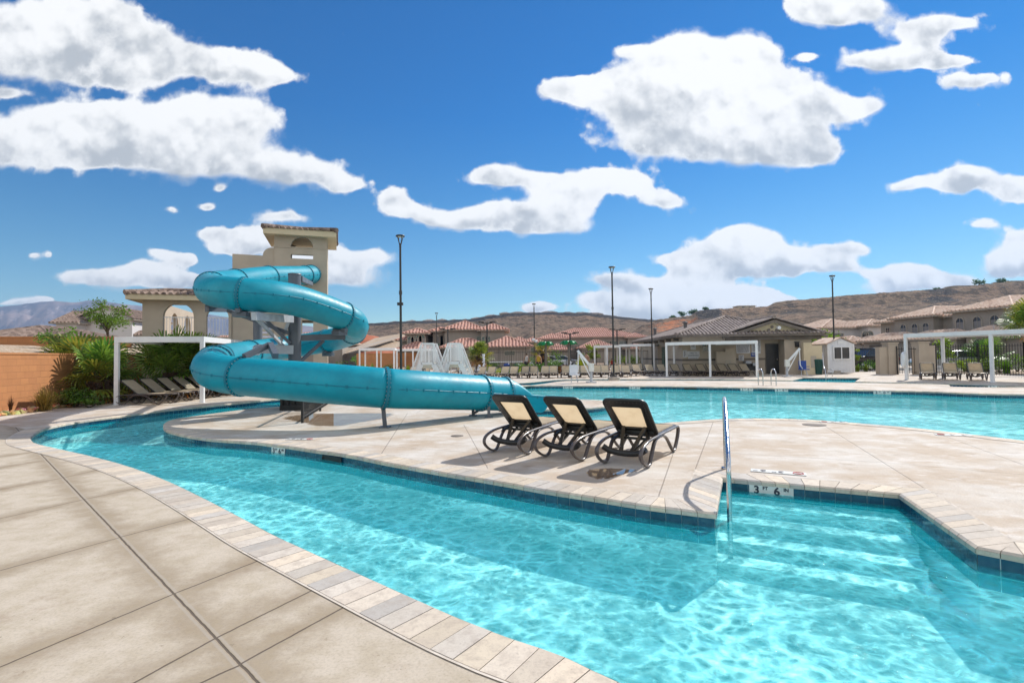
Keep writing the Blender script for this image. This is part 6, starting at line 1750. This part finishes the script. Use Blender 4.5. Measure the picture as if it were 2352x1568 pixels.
# sloping road and banks left of the taupe house
MT['concroad']=pm('pale_road',(.40,.33,.26),(.36,.30,.235),.3,.9)
def slope(name,pts,mat):
    g=MB(); n=len(pts)//2; g.add(pts,[(i,i+1,n+i+1,n+i) for i in range(n-1)]); return struct(g.build(name,MT[mat]))
lo=[V(790,812,88),V(860,806,90),V(930,803,92)]; hi=[V(800,803,125),V(862,776,130),V(930,764,135)]
def drop(l): return [(p.x,p.y,p.z) for p in l]
slope('hillside_bank',drop(lo+hi),'gravel')
lo=[V(796,806,87),V(850,793,100),V(905,779,112)]; hi=[V(840,803,86),V(880,789,98),V(918,778,110)]
slope('hillside_road',[(p.x,p.y,p.z+.35) for p in lo+hi],'concroad')
lo=[V(792,801,90),V(850,786,104),V(895,777,116)]; hi=[V(795,796,90.5),V(850,783,104.5),V(895,775,116.5)]
# low stone retaining lines
for k in range(2): pass
# houses on the far mesa rim
k=0
for px,w in [(905,22),(945,20),(985,26),(1015,18),(1042,22),(1068,20),(1096,26),(1130,28),(1160,24),(1190,30),(1222,26),(1262,34),(1304,28),(1335,30),(1366,36)]:
    Yh=640; ys=interp(sky1,px); g0=V(px,ys+3,Yh); wm=w*Yh/F
    ex=R.uniform(.75,1.2)
    labs=['far left end of the row','second from the left','third from the left','fourth from the left','fifth from the left','sixth from the left','seventh from the left','eighth, near the middle of the row','just right of the middle','sixth from the right','fifth from the right','fourth from the right','third from the right','second from the right','longest, at the right end of the row']
    house('tiny house on the far mesa rim, '+labs[k],'house',(g0.x,g0.y,g0.z-2.1),0,'stucco_cream','tile_grey',[(-wm/2,wm/2,0,10,0,3.6*ex,.32,1.0,None)],[(('f',0),-wm*.2,2.2,2.4,1.4),(('f',0),wm*.2,2.2,2.4,1.4)],group='houses along the far mesa rim'); k+=1
for px,w,ys,Yh,lab in [(2223,62,659,450,'long flat pale house on the near mesa rim'),(2335,60,648,450,'flat pale house on the near mesa rim at the right edge'),(1715,40,705,460,'flat roof just showing over the near mesa rim')]:
    g0=V(px,ys+1,Yh); wm=w*Yh/F
    house(lab,'house',(g0.x,g0.y,g0.z-2),0,'stucco_cream','tile_tan',[(-wm/2,wm/2,0,10,0,3.4,.10,.8)],[(('f',0),-wm*.2,2.2,2.4,1.0),(('f',0),wm*.2,2.2,2.4,1.0)])
# trees on the rims
for k,(px,ys,Yh,w,lab) in enumerate([(1566,727,440,4.5,'dark tree clump in the saddle of the hills, left'),(1592,724,440,5,'dark tree clump in the saddle of the hills, middle'),(1620,712,445,3,'dark tree at the start of the basalt rim'),(1545,731,440,3,'small dark tree at the left end of the saddle'),(2250,655,436,5.5,'round dark tree standing alone on the near mesa rim'),(2300,650,436,4,'flat green bush on the near mesa rim, right of the round tree'),(2152,666,436,2.6,'small green bush on the near mesa rim, left')]):
    g0=V(px,ys+4,Yh); tree(lab,g0,w*1.5,w*.75,w*.5,500,.6,(.55,.85,.7),200+k,.4,clumps=12,cz=.55)
# blue mountains far away
def mountmat():
    m,t,b,out=newmat('mountain_rock')
    pos=t.new('ShaderNodeNewGeometry').outputs['Position']
    n=t.noise(pos,.0036,8,.65); n2=t.noise(t.vm('MULTIPLY',pos,(1,1,.35)),.016,5,.7)
    c=t.mix(t.ramp(n,.4,.62),(.13,.115,.13),(.30,.22,.19)); c=t.mix(t.ramp(n2,.55,.72,0,.7),c,(.48,.40,.36))
    t.set(b.inputs['Base Color'],c); b.inputs['Roughness'].default_value=1; b.inputs['Specular IOR Level'].default_value=0
    return m
MT['mount']=mountmat()
skym=[(-300,720),(-80,708),(0,704),(50,699),(85,694),(112,691.5),(140,692),(165,694.8),(185,693),(200,689.5),(222,689),(245,693),(280,698),(326,703),(400,712),(480,722),(560,734),(640,742),(720,750),(800,768),(860,790),(960,806),(1100,812)]
m=MB(); cols=220; NR=30
for i in range(cols+1):
    px=-500+1700*i/cols; ys=interp(skym,px)+1.0*mn.noise(Vector((px*.06,1,2)))
    zr=V(px,ys,4300).z
    for j in range(NR+1):
        f=j/NR; Y=2600+1700*f; p=GX(px,Y)
        pr=f*.55/.72 if f<.72 else .55+.45*((f-.72)/.28)**.75
        rg=abs(mn.fractal(Vector((p.x*.0038,Y*.0022,5)),1,2,6))
        z=-20+(zr+20)*pr-rg*max(zr,0)*.75*math.sin(f*PI)**.8
        m.v.append((p.x,Y,z))
for i in range(cols):
    for j in range(NR): m.f.append([i*(NR+1)+j,(i+1)*(NR+1)+j,(i+1)*(NR+1)+j+1,i*(NR+1)+j+1]); m.c.append(None); m.sm.append(True)
struct(m.build('far_mountains',MT['mount']))
SUN_E=4.7; SKY_S=0.14; SKY_SAT=1.28; SKY_TINT=None; CLOUD=0.93; EXPO=0.20
HAZE=.00012
# ================================================================== sun, sky with cumulus clouds
sd=bpy.data.lights.new('sun','SUN'); so=bpy.data.objects.new('sun',sd); C.objects.link(so)
sd.energy=SUN_E; sd.angle=rad(.55); sd.color=(1.0,.955,.89)
so.rotation_euler=(-SUN).to_track_quat('-Z','Y').to_euler()
W=bpy.data.worlds.new('World'); sc.world=W; W.use_nodes=True
t=NT(W.node_tree); t.n.clear()
out=t.new('ShaderNodeOutputWorld'); bg=t.new('ShaderNodeBackground'); t.l.new(bg.outputs[0],out.inputs[0])
bg.inputs[1].default_value=SKY_S
sk=t.new('ShaderNodeTexSky',sky_type='NISHITA'); sk.sun_disc=False; sk.sun_elevation=SUN_EL; sk.sun_rotation=SUN_AZ; sk.altitude=900; sk.air_density=1.0; sk.dust_density=.05; sk.ozone_density=2.2
dirv=t.new('ShaderNodeTexCoord').outputs['Generated']
sx=t.new('ShaderNodeSeparateXYZ'); t.l.new(dirv,sx.inputs[0])
front=t.ramp(sx.outputs[1],.0,.2)
# unseen bright cloud cover, added behind the viewer to fill shaded fronts
bn=t.noise(dirv,2.6,6,.6); alpha=t.math('MULTIPLY',t.ramp(bn,.40,.58),t.math('SUBTRACT',1.0,front))
cc=(1.25,1.22,1.18)
sat=t.new('ShaderNodeHueSaturation',{'Saturation':SKY_SAT,'Value':1.0}); t.l.new(sk.outputs[0],sat.inputs['Color'])
skc=t.mix(1.0,sat.outputs[0],t.mix(t.ramp(sx.outputs[2],.02,.42,0,1,False),(.70,.77,.67),(.03,.56,.75)),'MULTIPLY')
ccs=tuple(x*CLOUD/SKY_S for x in cc)
fin=t.mix(alpha,skc,ccs)
t.l.new(fin,bg.inputs[0])
# ------------------------------------------------------------------ cumulus clouds: a far dome patch 16 km out, cloud bodies laid out as overlapping lobes
import numpy as np
CL=[
 (60,60,210,95),(200,55,140,75),(150,130,220,62),(330,120,165,60),(440,150,150,38),(570,160,90,34),(640,180,50,26),(290,168,100,24),(30,115,110,36),
 (25,213,45,11),(60,312,170,55),(250,280,190,66),(430,292,170,68),(535,275,95,60),(330,350,250,52),(560,370,180,38),(700,398,120,32),(800,420,50,18),(120,330,170,45),(120,262,60,30),
 (1650,150,140,82),(1500,185,100,58),(1340,205,85,26),(1450,232,125,46),(1620,240,210,105),(1780,250,160,82),(1900,245,110,34),(1985,240,55,14),(1600,320,210,50),(1750,340,150,44),(1860,350,70,34),(1300,200,45,18),(1560,110,70,34),(1720,110,60,34),(1450,120,40,14),
 (1110,408,50,22),(1150,396,45,22),(1200,410,50,22),(1290,415,110,22),(1385,404,70,24),(1450,430,80,32),(1540,465,45,20),
 (1200,490,140,32),(1310,470,80,40),(1150,500,90,24),(1060,500,35,22),(895,455,38,30),(945,487,50,22),(1000,507,35,18),(1240,525,110,18),(1290,440,70,20),
 (1850,12,75,36),(1925,35,90,32),(1990,10,60,30),
 (2100,62,70,28),(2190,48,85,26),(2110,105,70,30),(1990,140,80,22),(2070,145,100,22),(2190,140,60,16),(1860,135,25,8),
 (2240,187,80,20),
 (2150,425,110,24),(2220,400,70,28),(2310,425,90,30),(2345,450,60,26),(2080,430,45,10),(2260,510,40,9),(2300,590,70,26),(2340,545,50,30),
 (1640,570,70,38),(1700,550,55,34),(1745,575,75,44),(1720,610,105,28),(1535,590,48,18),(1570,612,30,18),(1620,635,60,16),(1800,610,60,24),
 (1900,572,60,16),(1970,570,45,15),(1865,605,80,20),(1930,607,60,14),
 (1410,640,75,24),(1490,652,80,20),(1580,662,90,16),(1390,692,70,16),(1500,697,120,22),(1640,690,120,22),(1740,682,70,22),(1790,697,70,14),(1600,715,160,12),(1450,715,110,12),
 (2090,632,80,28),(2045,662,50,16),(2140,652,90,20),(2190,655,55,12),(2020,625,60,14),
 (2310,620,45,18),(2345,605,40,40),
 (290,642,145,18),(200,627,75,16),(400,642,90,16),(330,618,60,16),(415,597,42,14),(360,585,28,9),(440,600,20,10),
 (650,500,75,17),(580,545,105,24),(480,532,42,13),(600,565,70,26),(800,612,95,42),(760,590,55,30),(860,590,38,14),(760,640,95,20),(700,620,90,30),(530,570,60,14),
 (470,467,28,12),(512,430,22,9),(385,482,14,5),(82,588,18,9),(122,585,10,6),(40,696,70,6),(110,688,34,7),
 (1255,703,42,13),(1230,708,30,9),(1480,728,160,7)]

def build_clouds():
    NU,NV=520,230; RR=16000.0
    us=np.linspace(-1.55,1.55,NU); vs_=np.linspace(.0,1.0,NV)
    UU,VV=np.meshgrid(us,vs_,indexing='ij')
    wu=np.zeros_like(UU); wv=np.zeros_like(UU)
    for i in range(NU):
        for j in range(NV):
            a_=mn.noise_vector(Vector((us[i]*8.5,vs_[j]*8.5,3.3))); b_=mn.noise_vector(Vector((us[i]*21,vs_[j]*21,7.7)))
            wu[i,j]=a_.x*.016+b_.x*.009; wv[i,j]=a_.y*.010+b_.y*.007
    X_=UU+wu; Y_=VV+wv
    inv=np.ones_like(UU); num=np.zeros_like(UU); den=np.zeros_like(UU)
    for cx,cy,rx,ry in CL:
        d=ray(cx,cy); qx=(X_-d.x/d.y)*F/(rx*1.58+7); qy=(Y_-d.z/d.y)*F/(ry*1.58+6)
        f=np.clip(1-np.sqrt(qx*qx+qy*qy),0,1); w=f*ry/30.0
        den+=w; num+=w*qy; inv*=(1-f)
    fld=1-inv; rel=num/np.maximum(den,.02)
    vs=[];
    for i in range(NU):
        for j in range(NV):
            d=Vector((us[i],1.0,vs_[j])).normalized()*RR; vs.append((d.x,d.y,d.z+H))
    fs=[(i*NV+j,(i+1)*NV+j,(i+1)*NV+j+1,i*NV+j+1) for i in range(NU-1) for j in range(NV-1)]
    me=bpy.data.meshes.new('clouds'); me.from_pydata(vs,[],fs)
    at=me.attributes.new('lobe','FLOAT','POINT'); at.data.foreach_set('value',fld.ravel().astype(np.float32))
    at=me.attributes.new('rel','FLOAT','POINT'); at.data.foreach_set('value',rel.ravel().astype(np.float32))
    me.polygons.foreach_set('use_smooth',[True]*len(fs))
    o=bpy.data.objects.new('clouds',me); C.objects.link(o); struct(o)
    m=bpy.data.materials.new('cumulus'); m.use_nodes=True; t=NT(m.node_tree); t.n.clear()
    pos=t.new('ShaderNodeNewGeometry').outputs['Position']
    sx=t.new('ShaderNodeSeparateXYZ'); t.l.new(pos,sx.inputs[0])
    cv=t.new('ShaderNodeCombineXYZ'); t.l.new(t.math('DIVIDE',sx.outputs[0],sx.outputs[1]),cv.inputs[0]); t.l.new(t.math('DIVIDE',sx.outputs[2],sx.outputs[1]),cv.inputs[1]); P=cv.outputs[0]
    fld=t.new('ShaderNodeAttribute',attribute_name='lobe').outputs['Fac']; rel=t.new('ShaderNodeAttribute',attribute_name='rel').outputs['Fac']
    def billow(p):
        """rounded cauliflower heads: inverted cell distances over two scales plus soft turbulence"""
        wv=t.vm('ADD',p,t.vm('MULTIPLY',t.vm('SUBTRACT',t.noise(p,26,3,.55,out='c'),(.5,.5,.5)),(.022,.018,0)))
        v1=t.new('ShaderNodeTexVoronoi',{'Scale':19.0},feature='SMOOTH_F1'); v1.inputs['Smoothness'].default_value=.8; t.l.new(wv,v1.inputs[0])
        v2=t.new('ShaderNodeTexVoronoi',{'Scale':46.0},feature='SMOOTH_F1'); v2.inputs['Smoothness'].default_value=.8; t.l.new(wv,v2.inputs[0])
        v3=t.new('ShaderNodeTexVoronoi',{'Scale':105.0},feature='SMOOTH_F1'); v3.inputs['Smoothness'].default_value=.4; t.l.new(wv,v3.inputs[0])
        a=t.math('MULTIPLY',t.math('SUBTRACT',.5,v1.outputs[0]),.62)
        a=t.math('MULTIPLY_ADD',t.math('SUBTRACT',.5,v2.outputs[0]),.40,a)
        return t.math('MULTIPLY_ADD',t.math('SUBTRACT',.5,v3.outputs[0]),.10,a)
    b0=billow(P); b1=billow(t.vm('ADD',P,(.007,.016,0))); g0=t.noise(P,9.0,4,.5); g1=t.noise(t.vm('ADD',P,(.014,.030,0)),9.0,4,.5)
    nb=t.noise(P,13.0,8,.60); nf=t.noise(P,34.0,7,.68,.4)
    dens=t.math('ADD',fld,t.math('ADD',t.math('MULTIPLY',t.math('SUBTRACT',nb,.5),1.0),t.math('ADD',t.math('MULTIPLY',b0,.85),t.math('MULTIPLY',t.math('SUBTRACT',nf,.5),.50))))
    edge=t.ramp(t.noise(P,4.5,2,.5),.35,.65,.30,.80)
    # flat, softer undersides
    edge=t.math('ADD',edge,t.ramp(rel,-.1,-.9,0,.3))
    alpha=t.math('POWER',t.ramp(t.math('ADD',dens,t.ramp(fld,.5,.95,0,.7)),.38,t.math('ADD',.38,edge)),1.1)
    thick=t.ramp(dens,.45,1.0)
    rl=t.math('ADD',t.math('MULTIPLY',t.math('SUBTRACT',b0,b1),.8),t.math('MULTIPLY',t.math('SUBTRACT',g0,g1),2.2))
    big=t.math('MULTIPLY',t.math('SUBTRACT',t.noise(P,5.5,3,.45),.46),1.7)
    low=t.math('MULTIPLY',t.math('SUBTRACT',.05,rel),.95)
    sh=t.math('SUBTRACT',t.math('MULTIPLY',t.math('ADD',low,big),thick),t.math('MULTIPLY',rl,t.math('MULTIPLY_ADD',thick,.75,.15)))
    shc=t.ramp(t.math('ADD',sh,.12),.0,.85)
    cc=t.mix(shc,(1.0,1.0,.99),(.50,.53,.56))  # white tops and grey shaded undersides painted into the cloud's glow
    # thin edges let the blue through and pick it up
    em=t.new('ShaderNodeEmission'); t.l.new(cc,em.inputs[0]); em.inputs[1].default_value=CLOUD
    tr=t.new('ShaderNodeBsdfTransparent'); mx=t.new('ShaderNodeMixShader'); out=t.new('ShaderNodeOutputMaterial')
    t.l.new(t.math('MULTIPLY',alpha,.98),mx.inputs[0]); t.l.new(tr.outputs[0],mx.inputs[1]); t.l.new(em.outputs[0],mx.inputs[2]); t.l.new(mx.outputs[0],out.inputs[0])
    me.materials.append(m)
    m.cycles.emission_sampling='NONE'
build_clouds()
W.cycles.sampling_method='MANUAL'; W.cycles.sample_map_resolution=256
vs=sc.view_settings; vs.view_transform='Standard'; vs.look='None'; vs.exposure=EXPO; vs.gamma=1; vs.use_curve_mapping=False
cy=sc.cycles; cy.max_bounces=10; cy.transparent_max_bounces=12; cy.diffuse_bounces=3; cy.glossy_bounces=3; cy.transmission_bounces=5; cy.caustics_reflective=False; cy.caustics_refractive=False; cy.sample_clamp_indirect=6; cy.sample_clamp_direct=0
try: cy.use_denoising=True
except Exception: pass

# ------------------------------------------------------------------ air
hz=MB(); hz.bb(-5200,5200,-320,4700,-3,560); ho=hz.build('haze',None); ho['kind']='stuff'
m=bpy.data.materials.new('haze_air'); m.use_nodes=True; t=NT(m.node_tree); t.n.clear()
out=t.new('ShaderNodeOutputMaterial'); pv=t.new('ShaderNodeVolumePrincipled'); pv.inputs['Color'].default_value=(.45,.66,1.0,1); pv.inputs['Density'].default_value=HAZE; pv.inputs['Anisotropy'].default_value=.2
t.l.new(pv.outputs[0],out.inputs['Volume']); ho.data.materials.append(m)
cy.volume_bounces=0
